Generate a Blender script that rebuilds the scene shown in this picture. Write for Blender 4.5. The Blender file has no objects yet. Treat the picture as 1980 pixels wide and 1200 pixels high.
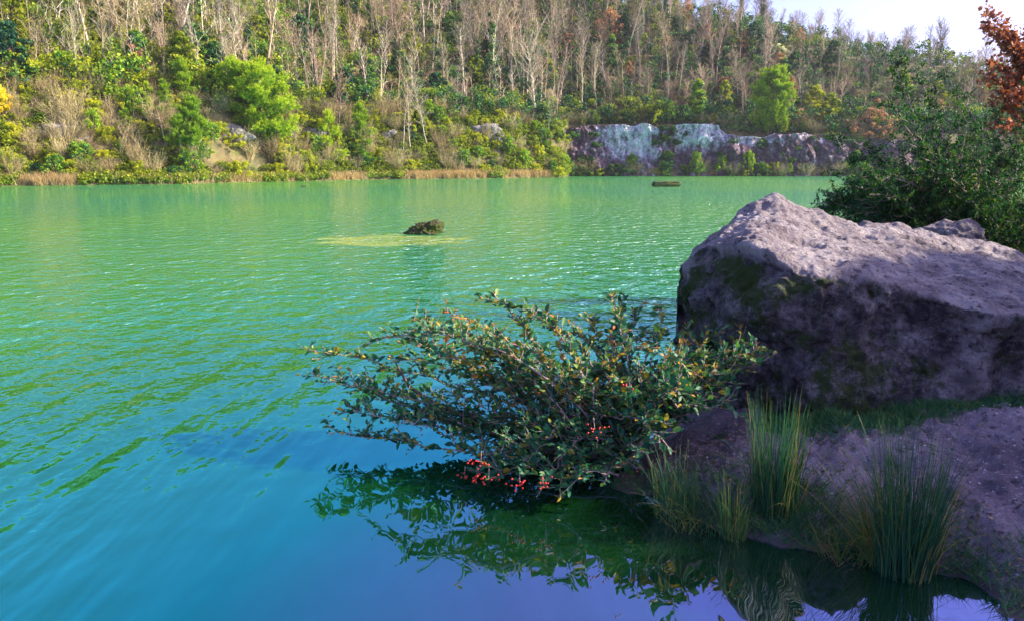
import bpy, math, numpy as np
from mathutils import Vector

S = bpy.context.scene
R = math.radians
rng = np.random.default_rng(7)

# ------------------------------------------------------------------ camera, sky, sun, exposure
CAM_H = 2.2
FPX = 1554.0                 # focal length in pixels of a 1980 px wide frame
PITCH = math.atan((600 - 315) / FPX)
cam_d = bpy.data.cameras.new('camera')
cam = bpy.data.objects.new('camera', cam_d)
S.collection.objects.link(cam)
cam.location = (0, 0, CAM_H)
cam.rotation_euler = (math.pi / 2 - PITCH, 0, 0)
cam_d.sensor_width = 36
cam_d.lens = 36 * FPX / 1980
cam_d.clip_end = 5000
S.camera = cam

SUN_AZ, SUN_EL = R(86), R(29)      # azimuth measured from +Y (view direction) towards +X
sun_dir = Vector((math.sin(SUN_AZ) * math.cos(SUN_EL), math.cos(SUN_AZ) * math.cos(SUN_EL), math.sin(SUN_EL)))
sd = bpy.data.lights.new('sun', 'SUN')
sd.energy = 5.0
sd.angle = R(0.6)
sd.color = (1.0, 0.87, 0.66)
sun = bpy.data.objects.new('sun', sd)
sun.rotation_euler = (-sun_dir).to_track_quat('-Z', 'Y').to_euler()
S.collection.objects.link(sun)

W = bpy.data.worlds.new('World')
S.world = W
W.use_nodes = True
nt = W.node_tree
nt.nodes.clear()
sky = nt.nodes.new('ShaderNodeTexSky')
sky.sky_type = 'NISHITA'
sky.sun_disc = False
sky.sun_elevation = SUN_EL
sky.sun_rotation = SUN_AZ
sky.air_density = 1.0
sky.dust_density = 3.0
sky.ozone_density = 2.5
tintn = nt.nodes.new('ShaderNodeMix'); tintn.data_type = 'RGBA'; tintn.blend_type = 'MULTIPLY'
tintn.inputs[0].default_value = 1.0
tintn.inputs[7].default_value = (0.97, 0.86, 1.25, 1)
bg = nt.nodes.new('ShaderNodeBackground')
bg.inputs[1].default_value = 0.13
ow = nt.nodes.new('ShaderNodeOutputWorld')
nt.links.new(sky.outputs[0], tintn.inputs[6])
nt.links.new(tintn.outputs[2], bg.inputs[0])
nt.links.new(bg.outputs[0], ow.inputs[0])

S.view_settings.view_transform = 'Standard'
S.view_settings.look = 'None'
S.view_settings.exposure = 1.3
S.view_settings.gamma = 1.0
S.view_settings.use_curve_mapping = False
S.render.engine = 'CYCLES'
S.cycles.max_bounces = 6
S.cycles.diffuse_bounces = 3
S.cycles.glossy_bounces = 3
S.cycles.transmission_bounces = 3
S.cycles.transparent_max_bounces = 4
S.cycles.use_denoising = True

# ------------------------------------------------------------------ measuring helpers (survey of the place)
cp, sp_ = math.cos(PITCH), math.sin(PITCH)
def ray(px, py):
    u = (px - 990) / FPX; v = (600 - py) / FPX
    return np.array([u, cp + v * sp_, -sp_ + v * cp])
def at_depth(px, py, d):
    r = ray(px, py); t = d / r[1]
    return np.array([r[0] * t, d, CAM_H + r[2] * t])
def at_level(px, py, z=0.0):
    r = ray(px, py); t = (z - CAM_H) / r[2]
    return np.array([r[0] * t, r[1] * t, z])

# ------------------------------------------------------------------ numpy noise
def _h(ix, iy, iz, seed):
    n = (ix * 374761393 + iy * 668265263 + iz * 2147483647 + seed * 1274126177) & 0xFFFFFFFF
    n = ((n ^ (n >> 13)) * 1274126177) & 0xFFFFFFFF
    n = (n ^ (n >> 16)) & 0xFFFFFFFF
    n = (n * 2246822519) & 0xFFFFFFFF
    return ((n >> 8) & 0xFFFF) / 65535.0
def vnoise(x, y, z=0.0, seed=0):
    x, y, z = np.broadcast_arrays(np.asarray(x, float), np.asarray(y, float), np.asarray(z, float))
    fx, fy, fz = np.floor(x), np.floor(y), np.floor(z)
    ix, iy, iz = fx.astype(np.int64), fy.astype(np.int64), fz.astype(np.int64)
    tx, ty, tz = x - fx, y - fy, z - fz
    tx, ty, tz = [t * t * (3 - 2 * t) for t in (tx, ty, tz)]
    r = 0
    for dx in (0, 1):
        for dy in (0, 1):
            for dz in (0, 1):
                w = (tx if dx else 1 - tx) * (ty if dy else 1 - ty) * (tz if dz else 1 - tz)
                r = r + w * _h(ix + dx, iy + dy, iz + dz, seed)
    return r * 2 - 1
def fbm(x, y, z=0.0, oct=4, seed=0, gain=0.5):
    a, f, r = 1.0, 1.0, 0
    for o in range(oct):
        r = r + a * vnoise(np.asarray(x) * f, np.asarray(y) * f, np.asarray(z) * f, seed + o * 17)
        a *= gain; f *= 2.03
    return r
def sstep(a, b, x):
    t = np.clip((x - a) / (b - a), 0, 1)
    return t * t * (3 - 2 * t)

# ------------------------------------------------------------------ mesh helpers
class MB:
    """collects faces; build() links them as one mesh object"""
    def __init__(s):
        s.V = []; s.F3 = []; s.F4 = []; s.T = []; s.n = 0
    def add(s, V, F3=None, F4=None, tint=None):
        V = np.asarray(V, float).reshape(-1, 3)
        s.V.append(V)
        s.T.append(np.full(len(V), 0.5) if tint is None else np.broadcast_to(np.asarray(tint, float), (len(V),)).astype(float))
        if F3 is not None and len(F3): s.F3.append(np.asarray(F3) + s.n)
        if F4 is not None and len(F4): s.F4.append(np.asarray(F4) + s.n)
        s.n += len(V)
    def tube(s, P, rad, sides=5, tint=None):
        P = np.asarray(P, float); n = len(P)
        rad = np.broadcast_to(np.asarray(rad, float), (n,))
        T = np.gradient(P, axis=0); T /= np.linalg.norm(T, axis=1)[:, None] + 1e-9
        ref = np.array([0.31, 0.17, 0.93]) if abs(T[0][2]) < 0.9 else np.array([1.0, 0.2, 0])
        A = np.cross(T, ref); A /= np.linalg.norm(A, axis=1)[:, None] + 1e-9
        B = np.cross(T, A)
        an = np.arange(sides) * 2 * math.pi / sides
        ring = (A[:, None, :] * np.cos(an)[None, :, None] + B[:, None, :] * np.sin(an)[None, :, None]) * rad[:, None, None] + P[:, None, :]
        i = np.arange(n - 1)[:, None] * sides; j = np.arange(sides)[None, :]; k = (j + 1) % sides
        F = np.stack([i + j, i + k, i + sides + k, i + sides + j], -1).reshape(-1, 4)
        s.add(ring.reshape(-1, 3), F4=F, tint=tint)
    def data(s, name, mat, smooth=False):
        V = np.concatenate(s.V) if s.V else np.zeros((0, 3))
        F3 = np.concatenate(s.F3) if s.F3 else np.zeros((0, 3), int)
        F4 = np.concatenate(s.F4) if s.F4 else np.zeros((0, 4), int)
        me = bpy.data.meshes.new(name)
        me.vertices.add(len(V)); me.vertices.foreach_set('co', V.astype(np.float32).ravel())
        nl = F3.size + F4.size
        me.loops.add(nl)
        me.loops.foreach_set('vertex_index', np.concatenate([F3.ravel(), F4.ravel()]).astype(np.int32))
        me.polygons.add(len(F3) + len(F4))
        st = np.concatenate([np.arange(len(F3)) * 3, F3.size + np.arange(len(F4)) * 4]).astype(np.int32)
        me.polygons.foreach_set('loop_start', st)
        if smooth: me.polygons.foreach_set('use_smooth', np.ones(len(st), bool))
        at = me.attributes.new('tint', 'FLOAT', 'POINT')
        at.data.foreach_set('value', np.concatenate(s.T).astype(np.float32) if s.T else [])
        me.materials.append(mat)
        me.update(calc_edges=True)
        return me
    def build(s, name, mat, parent=None, smooth=False):
        return link(name, s.data(name, mat, smooth), parent)

def link(name, me, parent=None):
    o = bpy.data.objects.new(name, me)
    S.collection.objects.link(o)
    if parent is not None: o.parent = parent
    return o
def tag(o, label=None, cat=None, group=None, kind=None):
    if label: o['label'] = label
    if cat: o['category'] = cat
    if group: o['group'] = group
    if kind: o['kind'] = kind
    return o
def thing(name, label, cat, loc=(0, 0, 0), rz=0.0, group=None, scale=1.0):
    o = bpy.data.objects.new(name, None)
    S.collection.objects.link(o)
    o.empty_display_size = 0.3
    o.location = loc; o.rotation_euler = (0, 0, rz); o.scale = (scale,) * 3 if np.isscalar(scale) else scale
    return tag(o, label, cat, group)

def unit(v):
    v = np.asarray(v, float)
    return v / (np.linalg.norm(v, axis=-1, keepdims=True) + 1e-9)
def rdir(n, r=None):
    return unit((r or rng).normal(size=(n, 3)))
def quads(C, N, size, asp=1.0, r=None, tri=False):
    """leaf quads (rhombus) centred at C with normal N"""
    r = r or rng
    n = len(C)
    a = unit(np.cross(N, rdir(n, r))); b = np.cross(N, a)
    size = np.broadcast_to(np.asarray(size, float), (n,))[:, None]
    if tri:
        V = np.stack([C + a * size, C - a * size * .5 + b * size * .6 * asp, C - a * size * .5 - b * size * .6 * asp], 1)
        return V.reshape(-1, 3), np.arange(n * 3).reshape(-1, 3)
    V = np.stack([C + a * size, C + b * size * asp, C - a * size, C - b * size * asp], 1)
    return V.reshape(-1, 3), np.arange(n * 4).reshape(-1, 4)
def spikes(P, D, L, w, r=None):
    """thin pointed triangles from P along D"""
    r = r or rng
    n = len(P)
    s = unit(np.cross(D, rdir(n, r)))
    L = np.broadcast_to(np.asarray(L, float), (n,))[:, None]; w = np.broadcast_to(np.asarray(w, float), (n,))[:, None]
    V = np.stack([P + s * w * .5, P - s * w * .5, P + D * L], 1)
    return V.reshape(-1, 3), np.arange(n * 3).reshape(-1, 3)

# ------------------------------------------------------------------ materials
def new_mat(name):
    m = bpy.data.materials.new(name); m.use_nodes = True
    m.node_tree.nodes.clear()
    return m, m.node_tree.nodes, m.node_tree.links
def N(ns, t, **kw):
    n = ns.new(t)
    for k, v in kw.items():
        if k.startswith('i'): n.inputs[int(k[1:])].default_value = v
        else: setattr(n, k, v)
    return n
def ramp(ns, stops):
    r = ns.new('ShaderNodeValToRGB')
    e = r.color_ramp.elements
    while len(e) < len(stops): e.new(0.5)
    for el, (p, c) in zip(e, stops):
        el.position = p; el.color = (*c, 1)
    return r
def math_n(ns, ls, op, a, b=None, clamp=False):
    n = ns.new('ShaderNodeMath'); n.operation = op; n.use_clamp = clamp
    for i, x in enumerate((a, b)):
        if x is None: continue
        if isinstance(x, (int, float)): n.inputs[i].default_value = x
        else: ls.new(x, n.inputs[i])
    return n.outputs[0]
def mixc(ns, ls, f, a, b, mode='MIX'):
    n = ns.new('ShaderNodeMix'); n.data_type = 'RGBA'; n.blend_type = mode
    for i, x in ((0, f), (6, a), (7, b)):
        if isinstance(x, (int, float)): n.inputs[i].default_value = x
        elif isinstance(x, tuple): n.inputs[i].default_value = (*x, 1) if len(x) == 3 else x
        else: ls.new(x, n.inputs[i])
    return n.outputs[2]
def leaf_mat(name, stops, transl=0.4, rough=0.6, spec=0.3, objvar=0.35, gain=1.25):
    m, ns, ls = new_mat(name)
    at = N(ns, 'ShaderNodeAttribute', attribute_name='tint')
    oi = N(ns, 'ShaderNodeObjectInfo')
    geo = N(ns, 'ShaderNodeNewGeometry')
    v = math_n(ns, ls, 'ADD', at.outputs['Fac'], math_n(ns, ls, 'MULTIPLY', math_n(ns, ls, 'SUBTRACT', oi.outputs['Random'], 0.5), objvar))
    v = math_n(ns, ls, 'ADD', v, math_n(ns, ls, 'MULTIPLY', math_n(ns, ls, 'SUBTRACT', geo.outputs['Random Per Island'], 0.5), 0.16))
    rp = ramp(ns, stops); ls.new(v, rp.inputs[0])
    p = N(ns, 'ShaderNodeBsdfPrincipled'); p.inputs['Roughness'].default_value = rough
    p.inputs['Specular IOR Level'].default_value = spec
    ls.new(rp.outputs[0], p.inputs['Base Color'])
    t = N(ns, 'ShaderNodeBsdfTranslucent')
    ls.new(mixc(ns, ls, 1.0, rp.outputs[0], (gain * 1.1, gain * 1.15, gain * .6), 'MULTIPLY'), t.inputs[0])
    mx = N(ns, 'ShaderNodeMixShader', i0=transl)
    ls.new(p.outputs[0], mx.inputs[1]); ls.new(t.outputs[0], mx.inputs[2])
    o = N(ns, 'ShaderNodeOutputMaterial'); ls.new(mx.outputs[0], o.inputs[0])
    return m
def bark_mat(name, c1, c2, scale=6.0, objvar=0.5, rough=0.85):
    m, ns, ls = new_mat(name)
    tc = N(ns, 'ShaderNodeTexCoord')
    no = N(ns, 'ShaderNodeTexNoise'); no.inputs['Scale'].default_value = scale; no.inputs['Detail'].default_value = 4
    ls.new(tc.outputs['Object'], no.inputs['Vector'])
    oi = N(ns, 'ShaderNodeObjectInfo')
    v = math_n(ns, ls, 'ADD', no.outputs[0], math_n(ns, ls, 'MULTIPLY', math_n(ns, ls, 'SUBTRACT', oi.outputs['Random'], 0.5), objvar))
    rp = ramp(ns, [(0.3, c1), (0.7, c2)]); ls.new(v, rp.inputs[0])
    p = N(ns, 'ShaderNodeBsdfPrincipled'); p.inputs['Roughness'].default_value = rough
    ls.new(rp.outputs[0], p.inputs['Base Color'])
    o = N(ns, 'ShaderNodeOutputMaterial'); ls.new(p.outputs[0], o.inputs[0])
    return m

M = {}
M['pale_bark'] = bark_mat('pale_bark', (.30, .24, .15), (.60, .53, .37), 3)
M['pink_bark'] = bark_mat('pink_bark', (.36, .25, .19), (.64, .50, .38), 3)
M['grey_bark'] = bark_mat('grey_bark', (.20, .16, .15), (.46, .38, .34), 3)
M['dark_bark'] = bark_mat('dark_bark', (.045, .030, .030), (.15, .10, .09), 3)
M['tan_twig'] = bark_mat('tan_twig', (.26, .19, .08), (.52, .42, .20), 3)
M['pink_twig'] = bark_mat('pink_twig', (.30, .18, .11), (.54, .38, .24), 3)
M['olive_twig'] = bark_mat('olive_twig', (.17, .13, .06), (.36, .30, .14), 3)
M['grey_twig'] = bark_mat('grey_twig', (.20, .17, .12), (.42, .36, .25), 3)
M['evergreen'] = leaf_mat('evergreen_leaf', [(0, (.004, .050, .028)), (.4, (.016, .105, .032)), (.7, (.11, .26, .012)), (1, (.34, .44, .012))], .3)
M['olive'] = leaf_mat('olive_leaf', [(0, (.05, .10, .008)), (.5, (.22, .29, .008)), (1, (.52, .50, .015))], .4)
M['lime'] = leaf_mat('pine_needle', [(0, (.03, .10, .012)), (.4, (.12, .24, .01)), (.7, (.28, .42, .01)), (1, (.50, .58, .012))], .3, gain=1.2)
M['russet'] = leaf_mat('russet_leaf', [(0, (.14, .07, .04)), (.5, (.33, .17, .09)), (1, (.52, .30, .17))], .35)
M['yellow'] = leaf_mat('yellow_leaf', [(0, (.40, .30, .01)), (1, (.80, .62, .02))], .4)
M['cream'] = leaf_mat('cream_blossom', [(0, (.36, .36, .22)), (1, (.80, .78, .58))], .3)
M['straw'] = leaf_mat('straw', [(0, (.20, .12, .05)), (.5, (.46, .32, .15)), (1, (.70, .56, .32))], .3)

# ------------------------------------------------------------------ terrain of the far side
SH = [(-700, 366), (-200, 363), (0, 360), (350, 356), (500, 352), (720, 347.5), (950, 345), (1078, 343)]
shx = []; shy = []
for px, py in SH:
    p = at_level(px, py); shx.append(p[0]); shy.append(p[1])
for px in (1100, 1250, 1400, 1550, 1700, 1900, 2150):
    p = at_level(px, 341); shx.append(p[0]); shy.append(p[1])
shx.append(200); shy.append(shy[-1] - 20)
shx, shy = np.array(shx), np.array(shy)
def shore(x):
    return np.interp(x, shx, shy) + 0.7 * vnoise(np.asarray(x) * 0.35, 3.3, 0, 5) + .3 * vnoise(np.asarray(x) * 1.1, 1.3, 0, 6)
LX = [-90, -48, -30, -16, -3, 6.5, 9.5, 34, 40, 60, 100, 200]
LZ = [10.0, 9.8, 8.8, 8.6, 8.4, 7.0, 8.6, 8.7, 7.2, 7.0, 7, 7]
LB = [14, 13, 13, 11, 9, 7.0, 4.8, 4.8, 4.8, 4.8, 6, 6]
def elev(px, py, D):
    return at_depth(px, py, D)[2]
CR = [(-400, -260), (1100, -60), (1250, 25), (1400, 62), (1560, 105), (1750, 162), (1900, 195), (2100, 215), (2500, 225)]
crx = [(p[0] - 990) / FPX for p in CR]
crz = [elev(p[0], p[1], 190) for p in CR]
def ground(x, y):
    x = np.asarray(x, float); y = np.asarray(y, float)
    t = y - shore(x)
    zl = np.interp(x, LX, LZ)
    tb = np.interp(x, LX, LB)
    n = fbm(x * .12, y * .12, 0, 4, 11)
    bank = zl * (0.45 * np.clip(t / tb, 0, 1) + 0.55 * sstep(.15, 1.0, t / tb)) + n * 0.9 * sstep(0, .4, t / tb)
    ck = sstep(7.2, 9.0, x) * sstep(110, 80, x)
    bank = bank * (1 - ck) + ck * (.25 * sstep(0, .1, t / tb) + (zl - .25) * sstep(.70, .98, t / tb))
    slope = np.maximum(t - tb - 5.0, 0) * 0.62 + np.clip(t - tb, 0, 5) * .08
    az = x / np.maximum(y, 40)
    zc = np.interp(az, crx, crz) + 2.5 * n
    z = bank + slope
    z = np.where(z > zc, zc + (z - zc) * 0.04, z)
    z = np.where(t < 0, np.maximum(t * .5, -2.5), z + .05)
    return z
def ground_n(x, y, e=1.0):
    gx = (ground(x + e, y) - ground(x - e, y)) / (2 * e); gy = (ground(x, y + e) - ground(x, y - e)) / (2 * e)
    return unit(np.stack([-gx, -gy, np.ones_like(gx)], -1))
def march(px, py, d0=60.0, d1=260.0):
    """where the line of sight through a surveyed point meets the far ground"""
    d = np.arange(d0, d1, .25); r = ray(px, py)
    X = r[0] / r[1] * d; Z = CAM_H + r[2] / r[1] * d
    g = ground(X, d)
    k = np.argmax(Z < g) if (Z < g).any() else len(d) - 1
    return np.array([X[k], d[k], g[k]])

def grid_mesh(name, mat, X, Y, Z, kind='structure', tint=None, smooth=True):
    ny, nx = X.shape
    mb = MB()
    i = np.arange(ny - 1)[:, None] * nx + np.arange(nx - 1)[None, :]
    F = np.stack([i, i + 1, i + nx + 1, i + nx], -1).reshape(-1, 4)
    mb.add(np.stack([X, Y, Z], -1).reshape(-1, 3), F4=F, tint=None if tint is None else tint.ravel())
    o = mb.build(name, mat, smooth=smooth)
    return tag(o, kind=kind)

# hillside soil
def soil_mat():
    m, ns, ls = new_mat('leaf_litter_soil')
    g = N(ns, 'ShaderNodeNewGeometry')
    n1 = N(ns, 'ShaderNodeTexNoise'); n1.inputs['Scale'].default_value = .35; n1.inputs['Detail'].default_value = 8; n1.inputs['Roughness'].default_value = .7
    ls.new(g.outputs['Position'], n1.inputs['Vector'])
    rp = ramp(ns, [(.3, (.035, .045, .012)), (.45, (.09, .08, .03)), (.58, (.16, .13, .05)), (.7, (.10, .13, .02))])
    ls.new(n1.outputs[0], rp.inputs[0])
    p = N(ns, 'ShaderNodeBsdfPrincipled'); p.inputs['Roughness'].default_value = .95
    ls.new(rp.outputs[0], p.inputs['Base Color'])
    b = N(ns, 'ShaderNodeBump'); b.inputs['Strength'].default_value = .8; b.inputs['Distance'].default_value = .4
    ls.new(n1.outputs[0], b.inputs['Height']); ls.new(b.outputs[0], p.inputs['Normal'])
    o = N(ns, 'ShaderNodeOutputMaterial'); ls.new(p.outputs[0], o.inputs[0])
    return m
gx = np.linspace(-160, 190, 500); gt = np.concatenate([np.linspace(-6, 20, 90), np.linspace(21, 140, 90)])
GX, GT = np.meshgrid(gx, gt)
GY = shore(GX) + GT
grid_mesh('hillside', soil_mat(), GX, GY, ground(GX, GY))

# the one wide sheet everything stands over
m, ns, ls = new_mat('field'); p = N(ns, 'ShaderNodeBsdfPrincipled'); p.inputs['Base Color'].default_value = (.08, .11, .03, 1); p.inputs['Roughness'].default_value = .95
nf = N(ns, 'ShaderNodeTexNoise'); nf.inputs['Scale'].default_value = 3; rp = ramp(ns, [(.3, (.05, .08, .02)), (.7, (.12, .12, .05))]); ls.new(nf.outputs[0], rp.inputs[0]); ls.new(rp.outputs[0], p.inputs['Base Color'])
o = N(ns, 'ShaderNodeOutputMaterial'); ls.new(p.outputs[0], o.inputs[0])
mb = MB(); mb.add([(-395, -395, -3), (395, -395, -3), (395, 395, -3), (-395, 395, -3)], F4=[(0, 1, 2, 3)]); tag(mb.build('ground', m), kind='structure')

# ------------------------------------------------------------------ chalk cliff
def cliff_mat():
    m, ns, ls = new_mat('chalk_face')
    g = N(ns, 'ShaderNodeNewGeometry')
    at = N(ns, 'ShaderNodeAttribute', attribute_name='tint')
    mp = N(ns, 'ShaderNodeMapping'); mp.inputs['Scale'].default_value = (1, .8, .8); ls.new(g.outputs['Position'], mp.inputs['Vector'])
    n1 = N(ns, 'ShaderNodeTexNoise'); n1.inputs['Scale'].default_value = .9; n1.inputs['Detail'].default_value = 9; n1.inputs['Roughness'].default_value = .72
    ls.new(mp.outputs[0], n1.inputs['Vector'])
    n2 = N(ns, 'ShaderNodeTexNoise'); n2.inputs['Scale'].default_value = 4.5; n2.inputs['Detail'].default_value = 6; ls.new(g.outputs['Position'], n2.inputs['Vector'])
    v = math_n(ns, ls, 'ADD', at.outputs['Fac'], math_n(ns, ls, 'MULTIPLY', math_n(ns, ls, 'SUBTRACT', n1.outputs[0], .5), 2.1))
    m3 = N(ns, 'ShaderNodeMapping'); m3.inputs['Scale'].default_value = (1.3, 1, .12); ls.new(g.outputs['Position'], m3.inputs['Vector'])
    n3 = N(ns, 'ShaderNodeTexNoise'); n3.inputs['Scale'].default_value = 1.0; n3.inputs['Detail'].default_value = 5; ls.new(m3.outputs[0], n3.inputs['Vector'])
    v = math_n(ns, ls, 'ADD', v, math_n(ns, ls, 'MULTIPLY', math_n(ns, ls, 'SUBTRACT', n3.outputs[0], .55), 1.1))
    rp = ramp(ns, [(.12, (.085, .045, .06)), (.34, (.20, .14, .18)), (.5, (.40, .38, .44)), (.66, (.62, .63, .62)), (1, (.84, .84, .80))])
    ls.new(v, rp.inputs[0])
    gm = math_n(ns, ls, 'MULTIPLY', math_n(ns, ls, 'SUBTRACT', n2.outputs[0], .53), 9, True)
    gm = math_n(ns, ls, 'MULTIPLY', gm, .75)
    col = mixc(ns, ls, gm, rp.outputs[0], (.10, .12, .09))
    p = N(ns, 'ShaderNodeBsdfPrincipled'); p.inputs['Roughness'].default_value = .95
    ls.new(col, p.inputs['Base Color'])
    b = N(ns, 'ShaderNodeBump'); b.inputs['Strength'].default_value = 1; b.inputs['Distance'].default_value = .5
    ls.new(n1.outputs[0], b.inputs['Height']); ls.new(b.outputs[0], p.inputs['Normal'])
    o = N(ns, 'ShaderNodeOutputMaterial'); ls.new(p.outputs[0], o.inputs[0])
    return m
M['chalk'] = cliff_mat()
def cliff():
    pxs = np.linspace(1070, 1800, 420); vs = np.linspace(0, 1, 90)
    P, Vv = np.meshgrid(pxs, vs)
    X = np.array([at_level(q, 341)[0] for q in pxs]); X = np.broadcast_to(X, P.shape)
    top = np.interp(pxs, [1072, 1110, 1180, 1260, 1290, 1310, 1392, 1412, 1500, 1560, 1640, 1760], [8.0, 8.2, 9.1, 8.8, 8.3, 9.2, 8.9, 7.3, 7.1, 7.4, 6.8, 6.5])
    top = np.broadcast_to(top, P.shape)
    Z = -.4 + Vv * (top + .4)
    y0 = shore(np.maximum(X[0], 10.0))
    foot = 2.3 * (1 - Vv) ** 2.0
    Y = y0 + 2.1 - foot * 1.0 + Vv * .8
    n = fbm(X * .28, Z * .25, 0, 6, 31, .58)
    n2 = np.abs(fbm(X * .7, Z * .7, 2, 5, 77, .6)) + .6 * sstep(.1, .8, vnoise(X * .22 + 3, 0, 0, 78)) * sstep(.1, .5, Vv)
    Y = Y + n * 1.0 * sstep(0, .25, Vv) - n2 * .55 - .1
    Z = Z + .35 * fbm(X * .5, 3, 0, 3, 9) * Vv
    Y = Y + sstep(.93, 1, Vv) * 2.4; Z = Z - sstep(.93, 1, Vv) * .5
    # chalk is clean in two big patches, dark and purple low down and at the sides
    px = P
    pat = np.exp(-((px - 1215) / 58) ** 2) * sstep(.25, .75, Vv + .1) + np.exp(-((px - 1353) / 47) ** 4) * sstep(.36, .62, Vv) \
        + .8 * np.exp(-((px - 1455) / 55) ** 4) * sstep(.66, .8, Vv) + .35 * np.exp(-((px - 1240) / 40) ** 2) * (Vv < 2) + .5 * np.exp(-((px - 1590) / 60) ** 2) * sstep(.7, .85, Vv)
    tint = .16 + .52 * np.clip(pat, 0, 1)
    tint = tint - .12 * sstep(.12, .0, Vv) - .5 * sstep(.95, .99, Vv)
    return grid_mesh('chalk_cliff', M['chalk'], X.copy(), Y, Z, tint=tint)
cliff()

# ------------------------------------------------------------------ plants of the far side: makers (meshes are shared by copies)
def path(p0, d0, L, n, bend, r, up=0.0):
    P = [np.array(p0, float)]; d = unit(np.array(d0, float))
    for i in range(n):
        d = unit(d + r.normal(size=3) * bend + np.array([0, 0, up]))
        P.append(P[-1] + d * L / n)
    return np.array(P)
def bare_tree_meshes(seed, H, spread=.22, nlimb=22, stems=1, lo=.3, twig=1.0, bark='pale_bark', tw='tan_twig', tw_w=.05, upr=1.0, r0=None, lean=0):
    r = np.random.default_rng(seed)
    mt, mc = MB(), MB()
    for s in range(stems):
        a0 = r.uniform(0, 6.28)
        d = np.array([math.cos(a0) * (.18 if stems > 1 else .03) + lean, math.sin(a0) * (.18 if stems > 1 else .03), 1])
        h = H * r.uniform(.8, 1.05)
        P = path((0.12 * math.cos(a0) * (stems > 1), .12 * math.sin(a0) * (stems > 1), -.3), d, h, 9, .07, r, .05)
        rr = (r0 or H * .0145) * (.75 if stems > 1 else 1)
        tt = np.linspace(0, 1, 10)
        mt.tube(P, rr * (1 - tt * .88) + .012, 5)
        nl = int(nlimb / stems)
        P1, D1, L1 = [], [], []
        for k in range(nl):
            t = lo + (1 - lo) * (k + r.uniform(0, 1)) / nl
            i = min(int(t * 9), 8); f = t * 9 - i
            q = P[i] * (1 - f) + P[i + 1] * f
            a = k * 2.4 + r.uniform(-.5, .5)
            env = math.sin(math.pi * min(1, (1 - (t - lo) / (1 - lo)) * .85 + .12)) ** .6
            Ll = H * spread * env * r.uniform(.6, 1.15) * 1.3
            d1 = np.array([math.cos(a), math.sin(a), upr * r.uniform(.5, 1.3)])
            Q = path(q, d1, Ll, 5, .13, r, .10)
            mt.tube(Q, np.linspace(rr * .34 * (1 - t * .6) + .010, .010, 6), 3)
            for j in range(1, 6):
                for _ in range(2 if j < 5 else 3):
                    P1.append(Q[j] + (Q[j - 1] - Q[j]) * r.uniform(0, 1)); D1.append(unit(unit(Q[j] - Q[j - 1]) + r.normal(size=3) * .55 + [0, 0, .25 * upr])); L1.append(Ll * r.uniform(.22, .5) * (1.15 - j * .1))
        P1, D1, L1 = np.array(P1), np.array(D1), np.array(L1)
        V, F = spikes(P1, D1, L1, tw_w * .9, r); mc.add(V, F3=F)
        n2 = int(6 * twig)
        for j in range(n2):
            f = r.uniform(.15, .95, len(P1))
            q = P1 + D1 * (L1 * f)[:, None]
            d2 = unit(D1 + r.normal(size=(len(P1), 3)) * .6 + [0, 0, .15])
            V, F = spikes(q, d2, L1 * r.uniform(.3, .65, len(P1)), tw_w * .6, r); mc.add(V, F3=F)
    return mt.data('trunk', M[bark]), mc.data('crown', M[tw])

def clumps(mb, C, rad, per, size, r, outward=.8, flat=.8, asp=.75, tint_up=.25, base=.4, tint_r=.15):
    """leaf clumps: each a loose ball of small leaf faces"""
    n = len(C)
    rad = np.broadcast_to(np.asarray(rad, float), (n,)); base = np.broadcast_to(np.asarray(base, float), (n,))
    idx = np.repeat(np.arange(n), per)
    d = rdir(n * per, r)
    rr = rad[idx] * r.uniform(.25, 1, n * per) ** .5
    P = C[idx] + d * rr[:, None] * np.array([1, 1, flat])
    Nn = unit(d * outward + rdir(n * per, r) * .8)
    V, F = quads(P, Nn, size * r.uniform(.6, 1.3, n * per), asp, r)
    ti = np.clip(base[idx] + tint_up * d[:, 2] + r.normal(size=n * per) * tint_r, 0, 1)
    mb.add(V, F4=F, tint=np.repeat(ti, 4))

def round_tree_meshes(seed, H, Wd, n=60, per=70, size=.17, leaf='evergreen', bark='dark_bark', lo=.15, shape=1.0, base=.4, crad=.5):
    r = np.random.default_rng(seed)
    mt, mc = MB(), MB()
    P = path((0, 0, -.3), (r.normal() * .05, r.normal() * .05, 1), H * .85, 7, .06, r, .05)
    mt.tube(P, np.linspace(H * .018, .02, 8), 5)
    C = []; B = []
    while len(C) < n:
        z = r.uniform(lo, 1.0)
        env = (np.sin(np.pi * np.clip((z - lo) / (1 - lo) * .86 + .12, 0, 1)) ** .75) if shape == 1 else (1 - (z - lo) / (1 - lo)) ** .8 + .06
        a = r.uniform(0, 6.28); q = r.uniform(.3, 1) ** .6 * env * Wd * .5 * (1 + .3 * math.sin(a * 2 + seed) + .2 * math.sin(a * 3 + z * 7))
        C.append((math.cos(a) * q, math.sin(a) * q, z * H)); B.append(base + r.normal() * .12)
    C = np.array(C)
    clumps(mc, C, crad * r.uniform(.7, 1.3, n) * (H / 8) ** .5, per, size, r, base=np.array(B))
    for c in C[::4]:
        k = min(int(max(c[2] / H - .12, 0) / .85 * 7), 6)
        mt.tube(np.array([P[k], (P[k] + c) / 2 + [0, 0, -.1], c]), [H * .006, H * .004, .01], 3)
    return mt.data('trunk', M[bark]), mc.data('crown', M[leaf])

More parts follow.
